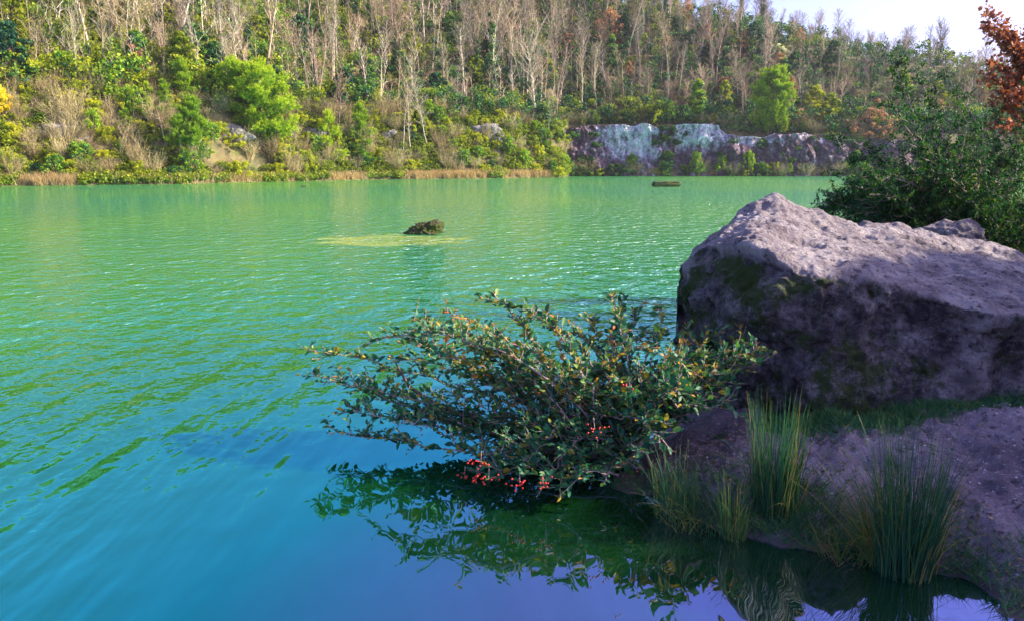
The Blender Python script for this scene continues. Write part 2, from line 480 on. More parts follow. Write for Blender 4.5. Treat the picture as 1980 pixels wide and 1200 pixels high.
def pine_meshes(seed, H, Wd, lean=0.0, lo=.25, shape='open', bark='dark_bark', tuft=.62, ntuft=150, needle=34):
    """pine: whorled limbs carrying pads of radiating needle sprays"""
    r = np.random.default_rng(seed)
    mt, mc = MB(), MB()
    P = path((0, 0, -.4), (lean, 0, 1), H * math.sqrt(1 + lean * lean) * .97, 10, .04, r, .02 if lean == 0 else .035)
    rr = H * .016
    mt.tube(P, np.linspace(rr, .03, 11), 6)
    C = []; Bs = []
    nl = int(ntuft / 7.5)
    for k in range(nl):
        t = lo + (1 - lo) * ((k + r.uniform(0, .9)) / nl)
        i = min(int(t * 10), 9); q = P[i] + (P[i + 1] - P[i]) * (t * 10 - i)
        u = (t - lo) / (1 - lo)
        env = {'open': math.sin(math.pi * (1 - u * .80 - .08)) ** .7, 'cone': (1 - u) ** .75 + .07, 'oval': math.sin(math.pi * min(1, (u * .80 + .14))) ** .55}[shape]
        a = k * 2.399 + r.uniform(-.4, .4)
        Ll = Wd * .5 * env * r.uniform(.72, 1.1)
        Q = path(q, (math.cos(a), math.sin(a), r.uniform(.05, .5)), Ll, 5, .10, r, .07)
        mt.tube(Q, np.linspace(rr * .3 * (1 - u * .7) + .012, .012, 6), 3)
        for j in range(2, 6):
            for _ in range(2):
                C.append(Q[j] + r.normal(size=3) * [.28, .28, .16] * min(1, Ll)); Bs.append(.18 + .10 * j)  # inner pads tinted darker: crown shade painted into the needles
    C.append(P[-1]); Bs.append(.8)
    C = np.array(C); Bs = np.array(Bs); n = len(C)
    # each pad: shoots pointing up and out, each a bottle brush of needles
    ns_ = 9
    idx = np.repeat(np.arange(n), ns_)
    cen = np.array([P[:, 0].mean(), 0, H * .4])
    out = unit(C[idx] - cen)
    d = unit(out * .7 + rdir(n * ns_, r) * .8 + [0, 0, .45])
    st = C[idx] + rdir(n * ns_, r) * tuft * .28
    L = tuft * r.uniform(.6, 1.15, n * ns_)
    per = needle
    id2 = np.repeat(np.arange(n * ns_), per)
    f = r.uniform(.1, 1, len(id2))
    q = st[id2] + d[id2] * (L[id2] * f)[:, None]
    dn = unit(d[id2] * .75 + rdir(len(id2), r))
    V, F = spikes(q, dn, tuft * .30 * r.uniform(.7, 1.2, len(id2)), tuft * .075, r)
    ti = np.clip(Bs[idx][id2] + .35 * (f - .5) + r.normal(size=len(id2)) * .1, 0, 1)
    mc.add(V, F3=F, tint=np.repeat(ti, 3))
    return mt.data('trunk', M[bark]), mc.data('crown', M['lime'])

def bush_meshes(seed, Rd, Hh, n=22, per=60, size=.13, leaf='olive', base=.5, stems=True, crad=.42):
    r = np.random.default_rng(seed); mc = MB(); ms = MB()
    C = []
    for k in range(n):
        a = r.uniform(0, 6.28); z = r.uniform(.12, .95); q = Rd * math.sqrt(max(0, 1 - (z * .9) ** 2)) * r.uniform(.2, 1.15) * (1 + .35 * math.sin(2 * a + seed))
        C.append((math.cos(a) * q, math.sin(a) * q, z * Hh))
    C = np.array(C)
    clumps(mc, C, crad * r.uniform(.6, 1.3, n), per, size, r, base=base + r.normal(size=n) * .12)
    for c in C[::2]:
        ms.tube(np.array([(c[0] * .1, c[1] * .1, -.2), (c[0] * .5, c[1] * .5, c[2] * .6), c * 1.02]), [.03, .02, .008], 3)
    return ms.data('stems', M['tan_twig']), mc.data('foliage', M[leaf])
def twig_bush_meshes(seed, Rd, Hh, nst=60, tw='tan_twig', w=.035):
    r = np.random.default_rng(seed); ms = MB(); mc = MB()
    a = r.uniform(0, 6.28, nst); q = r.uniform(0, .35, nst) * Rd
    P = np.stack([np.cos(a) * q, np.sin(a) * q, np.full(nst, -.1)], -1)
    D = unit(np.stack([np.cos(a) * .45 * Rd / Hh * 1.6, np.sin(a) * .45 * Rd / Hh * 1.6, np.ones(nst)], -1) + r.normal(size=(nst, 3)) * .18)
    L = Hh * r.uniform(.55, 1.1, nst)
    V, F = spikes(P, D, L, w * 1.2, r); ms.add(V, F3=F)
    for j in range(10):
        f = r.uniform(.25, .95, nst)
        p = P + D * (L * f)[:, None]
        d = unit(D + r.normal(size=(nst, 3)) * .4)
        V, F = spikes(p, d, L * r.uniform(.18, .4, nst), w * .7, r); mc.add(V, F3=F)
        f2 = r.uniform(.2, .9, nst); p2 = p + d * (L * .25 * f2)[:, None]
        V, F = spikes(p2, unit(d + r.normal(size=(nst, 3)) * .5), L * r.uniform(.1, .25, nst), w * .5, r); mc.add(V, F3=F)
    return ms.data('stems', M[tw]), mc.data('twigs', M[tw])

CNT = {}
def put(name, meshes, label, cat, pos, group=None, rz=None, sc=1.0, parts=('trunk', 'crown')):
    e = thing(name, label, cat, tuple(pos), rng.uniform(0, 6.28) if rz is None else rz, group, sc)
    for pn, me in zip(parts, meshes):
        link(pn, me, e)
    if name == 'leafy_shrub': e.scale = (sc * rng.uniform(.7, 1.2), sc * rng.uniform(.7, 1.2), sc * rng.uniform(.8, 1.7))
    CNT[name] = CNT.get(name, 0) + 1
    return e

# ---- prominent trees, each placed where it was surveyed
def T(px, py): return march(px, py)
def H_at(pos, px, py):   # height of the sight line over pos
    return at_depth(px, py, pos[1])[2] - pos[2]

hero = []
def hero_tree(name, meshes, label, cat, pos, rz=0.0, sc=1.0):
    hero.append((pos[0], pos[1]))
    return put(name, meshes, label, cat, pos, None, rz, sc)

def scale_to(pos, px, ytop, H): return H_at(pos, px, ytop) / H

LP = T(548, 322)
hero_tree('pine_tree', pine_meshes(101, 10, 7.6, lean=-.42, lo=.34, ntuft=330, tuft=.72), 'big bright green pine leaning to the left over the bank, its bare trunk slanting', 'pine tree', LP, 0, scale_to(LP, 470, 132, 10.0))
p = T(380, 338); hero_tree('pine_tree', pine_meshes(102, 8, 4.2, lo=.32, ntuft=190, tuft=.62, shape='cone'), 'upright green pine with a slim trunk standing at the waterline left of the leaning pine', 'pine tree', p, 1, scale_to(p, 378, 180, 8.0))
p = T(1487, 262); hero_tree('pine_tree', pine_meshes(103, 9, 5.6, lo=.13, ntuft=420, tuft=.62, shape='oval'), 'round full crowned bright pine standing alone on the cliff edge', 'pine tree', p, 1, scale_to(p, 1488, 132, 9.0))
p = T(698, 296); hero_tree('pine_tree', pine_meshes(104, 6, 3.2, lo=.12, ntuft=130, tuft=.55, shape='cone'), 'small conical lime green pine on the middle of the left bank', 'pine tree', p, 1, scale_to(p, 697, 196, 6.0))
p = T(362, 210); hero_tree('pine_tree', pine_meshes(105, 8, 3.4, lo=.2, ntuft=130, tuft=.6, shape='cone'), 'slim green pine rising behind the waterline pine', 'pine tree', p, 2, scale_to(p, 366, 108, 8.0))
p = T(322, 240); hero_tree('pine_tree', pine_meshes(106, 6, 2.6, lo=.2, ntuft=90, tuft=.5, shape='cone'), 'narrow young pine beside two pale birch stems on the left bank', 'pine tree', p, 2, scale_to(p, 322, 150, 6.0))
p = T(285, 235); hero_tree('pine_tree', pine_meshes(107, 6, 2.4, lo=.1, ntuft=80, tuft=.5, shape='cone'), 'narrow dark green pine left of the birch stems', 'pine tree', p, 2, scale_to(p, 285, 155, 6.0))
for k, (px, py, yt, lab) in enumerate([(1434, 336, 298, 'small yellow green pine alone at the foot of the chalk cliff'), (984, 262, 222, 'small fresh green pine near the tip of the headland'), (1057, 290, 246, 'small green pine on the last slope of the headland'),
        (1218, 326, 300, 'tiny green pine at the water below the middle of the chalk cliff'), (585, 330, 288, 'young pine low on the bank right of the leaning pine'), (1623, 335, 308, 'tiny yellow pine at the water under the arching shrub'), (640, 300, 208, 'thin young pine beside a dark bare trunk'), (1395, 334, 305, 'tiny light green pine left of the small yellow green one by the cliff foot'), (605, 335, 300, 'low young pine at the water right of the leaning pine'), (478, 300, 265, 'tiny pine just under the leaning crown'), (883, 250, 212, 'small pine with yellowing tips on the headland'), (245, 260, 205, 'small rounded pine beside the forked white birch')]):
    p = T(px, py); h = H_at(p, px, yt)
    if k < 3: pm = pine_meshes(120 + k, 3.5, 2.0, lo=.05, ntuft=55, tuft=.42, shape='cone', needle=26)
    if k == 0: pm0 = pm
    hero_tree('young_pine', pm, lab, 'pine tree', p, k, h / 3.5)

# bare trees with a character of their own
def hero_bare(px, py, yt, lab, seed, name='bare_tree', **kw):
    p = T(px, py); h = max(H_at(p, px, yt), 2.0)
    kw.setdefault('tw_w', .045)
    return hero_tree(name, bare_tree_meshes(seed, h, **kw), lab, 'tree', p, 0)
hero_bare(772, 135, -8, 'tall bare birch with a wide feathery pinkish crown, the broadest on the middle slope', 201, 'birch_tree', spread=.36, nlimb=44, lo=.32, twig=1.6, bark='pale_bark', tw='pink_twig', upr=1.1)
hero_bare(682, 150, 20, 'slender pinkish birch left of the broad feathery birch', 202, 'birch_tree', spread=.20, nlimb=34, lo=.35, twig=1.5, bark='pale_bark', tw='pink_twig', upr=1.5)
hero_bare(244, 138, -30, 'pale spreading bare tree with crooked arching boughs above the left bank', 203, spread=.42, nlimb=34, stems=2, lo=.25, twig=1.2, bark='pale_bark', tw='tan_twig', upr=.5, tw_w=.06)
hero_bare(470, 112, -25, 'white trunked birch high above the leaning pine', 204, 'birch_tree', spread=.22, nlimb=18, lo=.3, twig=.8, bark='pale_bark', tw='grey_twig')
hero_bare(228, 308, 228, 'small white birch forked low, standing alone on the left bank', 205, 'birch_tree', spread=.2, nlimb=10, stems=2, lo=.5, twig=.8, bark='pale_bark', tw='pink_twig')
hero_bare(326, 290, 195, 'pair of thin white birch stems in front of the narrow young pine', 206, 'birch_tree', spread=.14, nlimb=14, stems=2, lo=.4, twig=.8, bark='pale_bark', tw='pink_twig')
hero_bare(656, 268, 130, 'thin bare tree with a dark lower trunk on the left bank', 207, spread=.2, nlimb=26, lo=.3, twig=1.2, bark='dark_bark', tw='pink_twig')
hero_bare(795, 300, 165, 'tall slightly leaning pale sapling on the headland', 208, 'birch_tree', r0=.07, spread=.14, nlimb=24, lo=.35, twig=1.2, bark='pale_bark', tw='pink_twig')
hero_bare(830, 300, 150, 'tall grey crowned sapling right of the leaning pale sapling', 209, r0=.07, spread=.17, nlimb=26, lo=.4, twig=1.2, bark='pale_bark', tw='grey_twig')
hero_bare(780, 290, 140, 'slim white stem behind the leaning pale sapling', 210, 'birch_tree', r0=.055, spread=.12, nlimb=22, lo=.35, bark='pale_bark', tw='pink_twig')
hero_bare(748, 222, 140, 'reddish multi stemmed bare tree on the ledge above the headland', 211, spread=.22, nlimb=30, stems=3, lo=.3, twig=1.2, bark='pink_bark', tw='pink_twig')
hero_bare(714, 215, 135, 'small grey bare tree on the ledge above the conical pine', 212, spread=.24, nlimb=24, lo=.25, twig=1.2, bark='pale_bark', tw='grey_twig')
hero_bare(884, 208, 150, 'small grey multi stemmed bare tree above the headland', 213, spread=.3, nlimb=28, stems=3, lo=.25, bark='pale_bark', tw='grey_twig')
hero_bare(558, 200, 78, 'thin orange barked sapling right of the leaning pine', 214, spread=.12, nlimb=20, lo=.3, bark='tan_twig', tw='tan_twig')
hero_bare(1036, 232, 48, 'tall pale bare tree with open limbs at the terrace end left of the cliff', 215, spread=.26, nlimb=30, lo=.3, twig=1.3, bark='pale_bark', tw='grey_twig')
hero_bare(1042, 230, 110, 'leaning pinkish bare stem next to the tall pale tree at the terrace end', 216, spread=.18, nlimb=26, lo=.4, bark='pale_bark', tw='pink_twig', lean=.08)
hero_bare(1186, 222, 140, 'multi stemmed pale birch on the terrace above the left part of the chalk', 217, 'birch_tree', spread=.22, nlimb=30, stems=3, lo=.3, bark='pale_bark', tw='pink_twig')
hero_bare(1288, 175, 20, 'tall thin bare tree with a white trunk amid the wood above the cliff', 218, spread=.16, nlimb=34, lo=.4, twig=1.4, bark='pale_bark', tw='tan_twig')
hero_bare(1353, 215, 125, 'white barked tree with brown twigs above the right chalk patch', 219, 'birch_tree', spread=.32, nlimb=34, lo=.25, twig=1.3, bark='pale_bark', tw='pink_twig')
hero_bare(1437, 232, 120, 'pinkish multi stemmed birch just left of the round pine', 220, 'birch_tree', spread=.24, nlimb=34, stems=3, lo=.25, twig=1.3, bark='pale_bark', tw='pink_twig')
hero_bare(1306, 232, 150, 'brown twiggy small tree on the terrace between the chalk patches', 221, spread=.3, nlimb=30, lo=.2, twig=1.3, bark='dark_bark', tw='pink_twig')
for k, (px, py, yt) in enumerate([(1215, 318, 292), (1532, 330, 296), (1062, 262, 196), (1130, 250, 205)]):
    hero_bare(px, py, yt, ['thin white sapling against the dark foot of the chalk cliff', 'thin white sapling low against the purple cliff at the right', 'dead grey pole standing at the cliff edge beside the headland', 'thin dead stem at the left brink of the chalk cliff'][k], 230 + k, 'sapling', spread=.2, nlimb=8, lo=.4, twig=.6, bark='pale_bark', tw='grey_twig', r0=.05)
def hero_round(px, py, yt, wpx, lab, seed, leaf, name, **kw):
    p = T(px, py); h = max(H_at(p, px, yt), 1.5); w = wpx / FPX * p[1]
    return hero_tree(name, round_tree_meshes(seed, h, w, leaf=leaf, **kw), lab, 'tree', p, 0)
hero_round(1178, 100, 18, 60, 'tree holding orange russet leaves high in the wood above the cliff', 301, 'russet', 'russet_tree', n=90, per=36, size=.14, base=.6)
hero_round(1100, 125, 66, 50, 'smaller brown russet tree left of the tall orange one', 302, 'russet', 'russet_tree', n=60, per=30, size=.14, base=.4)
hero_round(1500, 128, 86, 52, 'cream coloured blossoming tree behind the round pine', 303, 'cream', 'blossoming_tree', n=45, per=70, size=.15, base=.5)
hero_round(1680, 285, 210, 82, 'low salmon brown leaved tree above the water beside the arching shrub', 304, 'russet', 'russet_tree', n=110, per=40, size=.12, base=.6, crad=.42)
hero_round(1282, 222, 205, 26, 'tiny orange leaved bush on the terrace above the chalk', 305, 'russet', 'russet_bush', n=12, per=50, size=.14, base=.5, crad=.35)
hero_round(2, 232, 168, 44, 'bright yellow leaved tree at the left edge of the bank', 306, 'yellow', 'yellow_tree', n=40, per=70, size=.16, base=.5)
hero_round(1148, 170, 100, 46, 'dark evergreen tree below the orange russet tree', 307, 'evergreen', 'evergreen_tree', n=50, per=80, size=.17, base=.35)

# ---- the wood: repeats of a few kinds, one object each
BT = [bare_tree_meshes(400 + i, 11, spread=s * .78, nlimb=nl, stems=st, lo=lo, twig=tg, bark=b, tw=t, upr=u, tw_w=.042) for i, (s, nl, st, lo, tg, b, t, u) in enumerate([
    (.16, 28, 1, .35, 1.2, 'pale_bark', 'tan_twig', 1.4), (.20, 30, 1, .35, 1.3, 'pale_bark', 'grey_twig', 1.2), (.26, 34, 1, .3, 1.4, 'grey_bark', 'olive_twig', 1.0),
    (.20, 34, 3, .3, 1.2, 'pink_bark', 'pink_twig', 1.3), (.14, 26, 1, .4, 1.2, 'pink_bark', 'grey_twig', 1.6), (.24, 34, 2, .3, 1.3, 'pale_bark', 'pink_twig', 1.1),
    (.13, 22, 1, .45, 1.0, 'pale_bark', 'olive_twig', 1.6), (.28, 40, 1, .3, 1.6, 'dark_bark', 'olive_twig', 1.0), (.22, 34, 2, .3, 1.6, 'dark_bark', 'grey_twig', 1.3)])]
def ivy_mesh(seed, H):
    r = np.random.default_rng(seed); mc = MB(); n = 26
    t = r.uniform(0, 1, n) ** 1.2; a = r.uniform(0, 6.28, n)
    C = np.stack([np.cos(a) * .3 * (1 - t * .5), np.sin(a) * .3 * (1 - t * .5), t * H * .75], -1)
    clumps(mc, C, .5 * (1.1 - .6 * t), 46, .12, r, base=.35)
    return mc.data('ivy', M['evergreen'])
IV = [ivy_mesh(470 + i, h) for i, h in enumerate((9, 7, 10))]
BT_LOOK = ['pale trunked tree with tan twigs', 'pale trunked tree with grey twigs', 'grey bare tree with olive twigs', 'pinkish bare tree with several stems', 'slim pinkish bare tree', 'forked pale tree with reddish twigs',
           'slender pale pole of a tree', 'dark trunked spreading bare tree', 'dark forked bare tree']
EV = [round_tree_meshes(500 + i, 7, w, n=n * 2, per=70, size=.14, crad=.42, leaf=lf, base=b, lo=lo) for i, (w, n, lf, b, lo) in enumerate([
    (4.2, 55, 'evergreen', .25, .08), (3.2, 45, 'evergreen', .45, .08), (4.6, 60, 'evergreen', .15, .05), (3.6, 45, 'olive', .5, .1), (2.6, 40, 'evergreen', .6, .1)])]
EV_LOOK = ['dark green evergreen', 'mid green evergreen', 'broad deep green evergreen', 'olive green leafy tree', 'narrow fresh green evergreen']
def zone(px, hh):
    z = ['above the bank end', 'above the slim pines', 'above the leaning pine', 'above the headland ledge', 'by the terrace end', 'above the chalk cliff', 'behind the round pine', 'above the salmon tree', 'behind the arching shrub'][int(np.searchsorted([170, 400, 600, 860, 1080, 1420, 1570, 1720], px))]
    return z, ['low', 'halfway', 'high', 'topmost'][hh]
def pix(P):
    d = P - np.array([0, 0, CAM_H]); f = d[..., 1] * cp - d[..., 2] * sp_; u = d[..., 1] * sp_ + d[..., 2] * cp
    return 990 + FPX * d[..., 0] / f, 600 - FPX * u / f
def wood_points(n, dmin, r, tmin=4, tmax=75):
    out = []; tries = 0
    while len(out) < n and tries < n * 60:
        tries += 1
        az = r.uniform(-.72, .66); 
        Y = 60; x = 0
        # choose along an azimuth, a distance behind the ledge
        t = tmin + (tmax - tmin) * r.uniform() ** 1.25
        x = az * 125
        for _ in range(3):
            y = shore(x) + np.interp(x, LX, LB) + t; x = az * y
        px, py = pix(np.array([x, y, ground(x, y) + 1]))
        if py < -20 or px < -60 or px > 2030: continue
        if any((x - a) ** 2 + (y - b) ** 2 < dmin ** 2 for a, b in out): continue
        if any((x - a) ** 2 + (y - b) ** 2 < 4 for a, b in hero): continue
        out.append((float(x), float(y)))
    return out
rw = np.random.default_rng(55)
WP = wood_points(290, 2.6, rw)
def weights(px, py):
    # which kinds grow where along the slope
    if px < 450: return [5, 3, 2, .5, .5, 2, 3, .6, .3]
    if px < 900: return [2, 4, 1, 3, 4, 4, 2, .3, .6]
    if px < 1250: return [2, 3, 3, 2, 2, 2, 3, 1, 1]
    return [1, 2, 5, 1.5, 1, 2, 1, 3, 3]
for (x, y) in WP:
    z = float(ground(x, y)); px, py = [float(v) for v in pix(np.array([x, y, z]))]
    w = np.array(weights(px, py), float); k = int(rw.choice(9, p=w / w.sum()))
    t = y - float(shore(x)) - float(np.interp(x, LX, LB))
    zn, hh = zone(px, 0 if t < 12 else 1 if t < 30 else 2 if t < 52 else 3)
    lab = f'{BT_LOOK[k]}, {hh} on the slope {zn}'
    s = rw.uniform(.85, 1.4) * (.75 if t < 8 else 1) * (.62 if px > 1500 else .8 if px > 1250 else 1)
    e = put('bare_tree', BT[k], lab, 'tree', (x, y, z), 'bare trees of the hillside wood', rw.uniform(0, 6.28), (s, s, s * rw.uniform(.8, 1.3)))
    e.rotation_euler[0] = rw.normal() * .07; e.rotation_euler[1] = rw.normal() * .07
    if rw.uniform() < (.30 if px < 900 else .5): link('ivy', IV[int(rw.integers(3))], e); e['label'] = 'ivy clad ' + lab
EP = wood_points(120, 3.2, np.random.default_rng(77), 2, 60)
for (x, y) in EP:
    z = float(ground(x, y)); px, py = [float(v) for v in pix(np.array([x, y, z]))]
    if px > 1200 and z > float(np.interp(x / y, crx, crz)) - 6: continue
    k = int(rw.choice(5, p=[.3, .2, .25, .13, .12] if px > 500 else [.15, .25, .1, .2, .3]))
    t = y - float(shore(x)) - float(np.interp(x, LX, LB))
    zn, hh = zone(px, 0 if t < 12 else 1 if t < 30 else 2 if t < 52 else 3)
    lab = f'{EV_LOOK[k]}, {hh} on the slope {zn}'
    put('evergreen_tree', EV[k], lab, 'tree', (x, y, z), 'evergreen trees of the hillside wood', rw.uniform(0, 6.28), rw.uniform(.55, 1.05))

RT = [round_tree_meshes(560 + i, 6, w, n=70, per=26, size=.12, leaf='russet', base=b, crad=.4) for i, (w, b) in enumerate([(3.4, .45), (2.6, .65)])]
for i, (x, y) in enumerate(wood_points(34, 6, np.random.default_rng(99), 1, 60)):
    z = float(ground(x, y)); px, py = [float(v) for v in pix(np.array([x, y, z]))]
    if px < 900 and i % 4: continue
    t = y - float(shore(x)) - float(np.interp(x, LX, LB)); zn, hh = zone(px, 0 if t < 12 else 1 if t < 30 else 2 if t < 52 else 3)
    put('russet_tree', RT[i % 2], f"{['broad brown leaved tree', 'slim orange brown tree'][i % 2]}, {hh} on the slope {zn}", 'tree', (x, y, z), 'trees keeping their brown leaves', None, rw.uniform(.5, 1.1))
# ---- undergrowth and far thicket: nobody could count these
def scatter(n, r, tlo, thi, xr=None, pw=1.0):
    az = r.uniform(-.74, .70, n); t = tlo + (thi - tlo) * r.uniform(0, 1, n) ** pw
    x = az * 125
    for _ in range(3):
        y = shore(x) + np.interp(x, LX, LB) + t; x = az * y
    return x, y
def undergrowth():
    r = np.random.default_rng(88)
    for nm, n, mat, lab, sz in (('undergrowth', 6000, 'evergreen', 'dense dark green ivy and evergreen undergrowth between the trees of the hillside', .18), ('brushwood', 4600, 'olive', 'yellow green brushwood and climbing plants scattered among the trees of the hillside', .17)):
        mb = MB()
        x, y = scatter(n, r, 0, 78, pw=1.25); z = ground(x, y)
        q = vnoise(x * .09, y * .11, 0, 3); left = sstep(6, -45, x)
        if mat == 'olive': keep = r.uniform(-1, 1, n) < (-q * 1.1 - .4 + left * 1.6)
        else: keep = r.uniform(-1, 1, n) < (q * 1.1 + .75 - left * .8)
        x, y, z, q, left = x[keep], y[keep], z[keep], q[keep], left[keep]; n = len(x)
        C = np.stack([x, y, z + r.uniform(.1, 4.2, n)], -1)
        base = (.20 + .15 * q + .35 * left) if mat == 'evergreen' else (.35 + .3 * left)  # lighter towards the left: sunlight painted into the leaf tint
        base = base + .12 * vnoise(x * .6, y * .6, z * .6, 5)
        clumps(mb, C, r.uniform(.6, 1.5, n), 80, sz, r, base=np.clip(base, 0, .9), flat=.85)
        tag(mb.build(nm, M[mat]), lab, 'undergrowth', kind='stuff')
undergrowth()
def thicket():
    r = np.random.default_rng(89); ms = MB()
    n = 2100
    x, y = scatter(n, r, 1.0, 76, pw=1.0); z = ground(x, y)
    P = np.stack([x, y, z - .2], -1); D = unit(np.stack([r.normal(size=n) * .07, r.normal(size=n) * .07, np.ones(n)], -1))
    rt = sstep(5, 45, x); L = r.uniform(3, 12, n) * (1 - .45 * rt)
    V, F = spikes(P, D, L, .20, r); ti = r.uniform(0, 1, n) * (1 - .55 * rt)
    ms.add(V, F3=F, tint=np.repeat(ti, 3))
    for j in range(26):
        f = r.uniform(.3, .98, n); q = P + D * (L * f)[:, None]
        a = r.uniform(0, 6.28, n); d = unit(np.stack([np.cos(a) * .6, np.sin(a) * .6, r.uniform(.5, 1.3, n)], -1))
        l2 = L * r.uniform(.08, .22, n)
        V, F = spikes(q, d, l2, .05, r); ms.add(V, F3=F, tint=np.repeat(ti, 3))
        for _ in range(2):
            q2 = q + d * (l2 * r.uniform(.3, .9, n))[:, None]
            V, F = spikes(q2, unit(d + r.normal(size=(n, 3)) * .5), l2 * .5, .035, r); ms.add(V, F3=F, tint=np.repeat(ti, 3))
    m, ns, ls = new_mat('thicket_stems')
    at = N(ns, 'ShaderNodeAttribute', attribute_name='tint')
    rp = ramp(ns, [(0, (.10, .08, .04)), (.3, (.36, .31, .15)), (.55, (.34, .23, .16)), (.8, (.56, .48, .30)), (1, (.72, .64, .46))])
    ls.new(at.outputs['Fac'], rp.inputs[0]); p = N(ns, 'ShaderNodeBsdfPrincipled'); p.inputs['Roughness'].default_value = .9; ls.new(rp.outputs[0], p.inputs['Base Color'])
    o = N(ns, 'ShaderNodeOutputMaterial'); ls.new(p.outputs[0], o.inputs[0])
    return tag(ms.build('thicket', m), 'thicket of thin leafless saplings crowding the whole hillside', 'thicket', kind='stuff')
thicket()
# bank cover on the left bank, grasses and brambles, and straw at the waterline
def bank_cover():
    r = np.random.default_rng(90); mb = MB(); n = 5600
    x = r.uniform(-66, 9.3, n); t = r.uniform(.1, 1, n) * (np.interp(x, LX, LB) + 3); y = shore(x) + t; z = ground(x, y)
    C = np.stack([x, y, z + r.uniform(.0, .8, n)], -1)
    base = .42 + .25 * vnoise(x * .2, y * .25, 0, 13)
    keep = vnoise(x * .16, y * .3, 0, 44) > -.45
    C = C[keep]; base = base[keep]
    n2_ = 1500; x2 = r.uniform(-66, 8.2, n2_); y2 = shore(x2) + r.uniform(.1, 1.6, n2_); k2 = vnoise(x2 * .45, 0, 0, 71) < -.12; C2 = np.stack([x2, y2, np.maximum(ground(x2, y2), 0) + r.uniform(.1, .6, n2_)], -1)[k2]
    C = np.vstack([C, C2]); base = np.concatenate([base, r.uniform(.15, .6, len(C2))])
    clumps(mb, C, r.uniform(.3, .75, len(C)), 46, .12, r, base=np.clip(base, 0, 1), flat=.6)
    tag(mb.build('bramble_cover', M['olive']), 'tangle of low brambles and weeds covering the left bank', 'brambles', kind='stuff')
    ms = MB(); n = 2600
    x = np.concatenate([r.uniform(-66, 8.5, n), r.uniform(8, 74, 1500)]); t = r.uniform(.05, 1.1, len(x)) ** 1.0
    dens = vnoise(x * .45, 0, 0, 71) * 1.4 + .15
    k = r.uniform(-1, 1, len(x)) < dens + np.where(x > 8, -.1, 0)
    x, t = x[k], t[k]; y = shore(x) + t; z = np.maximum(ground(x, y), 0)
    n = len(x)
    for j in range(14):
        P = np.stack([x, y, z - .05], -1) + r.normal(size=(n, 3)) * [.15, .1, 0]
        a = r.uniform(0, 6.28, n); D = unit(np.stack([np.cos(a) * .35, np.sin(a) * .35, np.ones(n)], -1))
        V, F = spikes(P, D, r.uniform(.5, 1.25, n), .05, r); ms.add(V, F3=F, tint=np.repeat(np.clip(.55 + r.normal(size=n) * .2, 0, 1), 3))
    tag(ms.build('dry_grass', M['straw']), 'fringe of straw coloured dry grass along the far waterline', 'grass', kind='stuff')
bank_cover()

# ---- shrubs of the banks, one by one
BU = [bush_meshes(600, 1.5, 1.9, 60, 64, .075, 'olive', .45, crad=.3), bush_meshes(601, 1.8, 1.5, 60, 64, .075, 'olive', .7, crad=.3), bush_meshes(602, 1.3, 2.4, 60, 64, .075, 'evergreen', .75, crad=.28), bush_meshes(603, 1.6, 1.5, 60, 64, .075, 'evergreen', .35, crad=.3)]
TB = [twig_bush_meshes(610, 1.5, 2.6, 70, 'tan_twig'), twig_bush_meshes(611, 1.2, 3.0, 60, 'tan_twig'), twig_bush_meshes(612, 1.7, 2.2, 80, 'olive_twig')]
BU_LOOK = ['olive leafy shrub', 'yellow green spreading shrub', 'tall fresh green shrub', 'dark green rounded shrub']
TB_LOOK = ['tan twiggy leafless shrub', 'tall thin leafless shrub', 'brown twiggy spreading shrub']
def bank_place(px):
    return ['at the left end of the bank', 'below the slim pines', 'around the leaning pine', 'on the headland bank', 'on the headland tip', 'along the chalk cliff', 'near the round pine'][int(np.searchsorted([170, 400, 600, 860, 1080, 1420], px))]
rb = np.random.default_rng(91); done = []
tries = 0
while len(done) < 300 and tries < 16000:
    tries += 1
    x = rb.uniform(-66, 8.0); t = rb.uniform(.05, 1.0); tb = np.interp(x, LX, LB)
    y = float(shore(x) + .8 + t * (tb + 2)); z = float(ground(x, y))
    if any((x - a) ** 2 + (y - b) ** 2 < 1.3 for a, b in done): continue
    px, py = [float(v) for v in pix(np.array([x, y, z]))]
    if px < -60: continue
    done.append((x, y))
    pl = bank_place(px); lev = 'at the waterline' if t < .2 else 'midway' if t < .65 else 'on the brow'
    if rb.uniform() < .58:
        k = int(rb.choice(4, p=[.3, .4, .2, .1])); put('leafy_shrub', BU[k], f'{BU_LOOK[k]} {pl}, {lev}', 'shrub', (x, y, z), 'leafy shrubs of the banks', None, rb.uniform(.5, 1.0), ('stems', 'foliage'))
    else:
        k = int(rb.integers(3)); put('twiggy_shrub', TB[k], f'{TB_LOOK[k]} {pl}, {lev}', 'shrub', (x, y, z), 'leafless shrubs of the banks', None, rb.uniform(.6, 1.25), ('stems', 'twigs'))
for i in range(16):
    x = rb.uniform(6.2, 8.4); y = float(shore(x)) + rb.uniform(.1, 7); z = float(ground(x, y)); k = int(rb.integers(4))
    put('leafy_shrub', BU[k], f'{BU_LOOK[k]} where the headland tip meets the cliff', 'shrub', (x, y, z), 'leafy shrubs of the banks', None, rb.uniform(.6, 1.1), ('stems', 'foliage'))
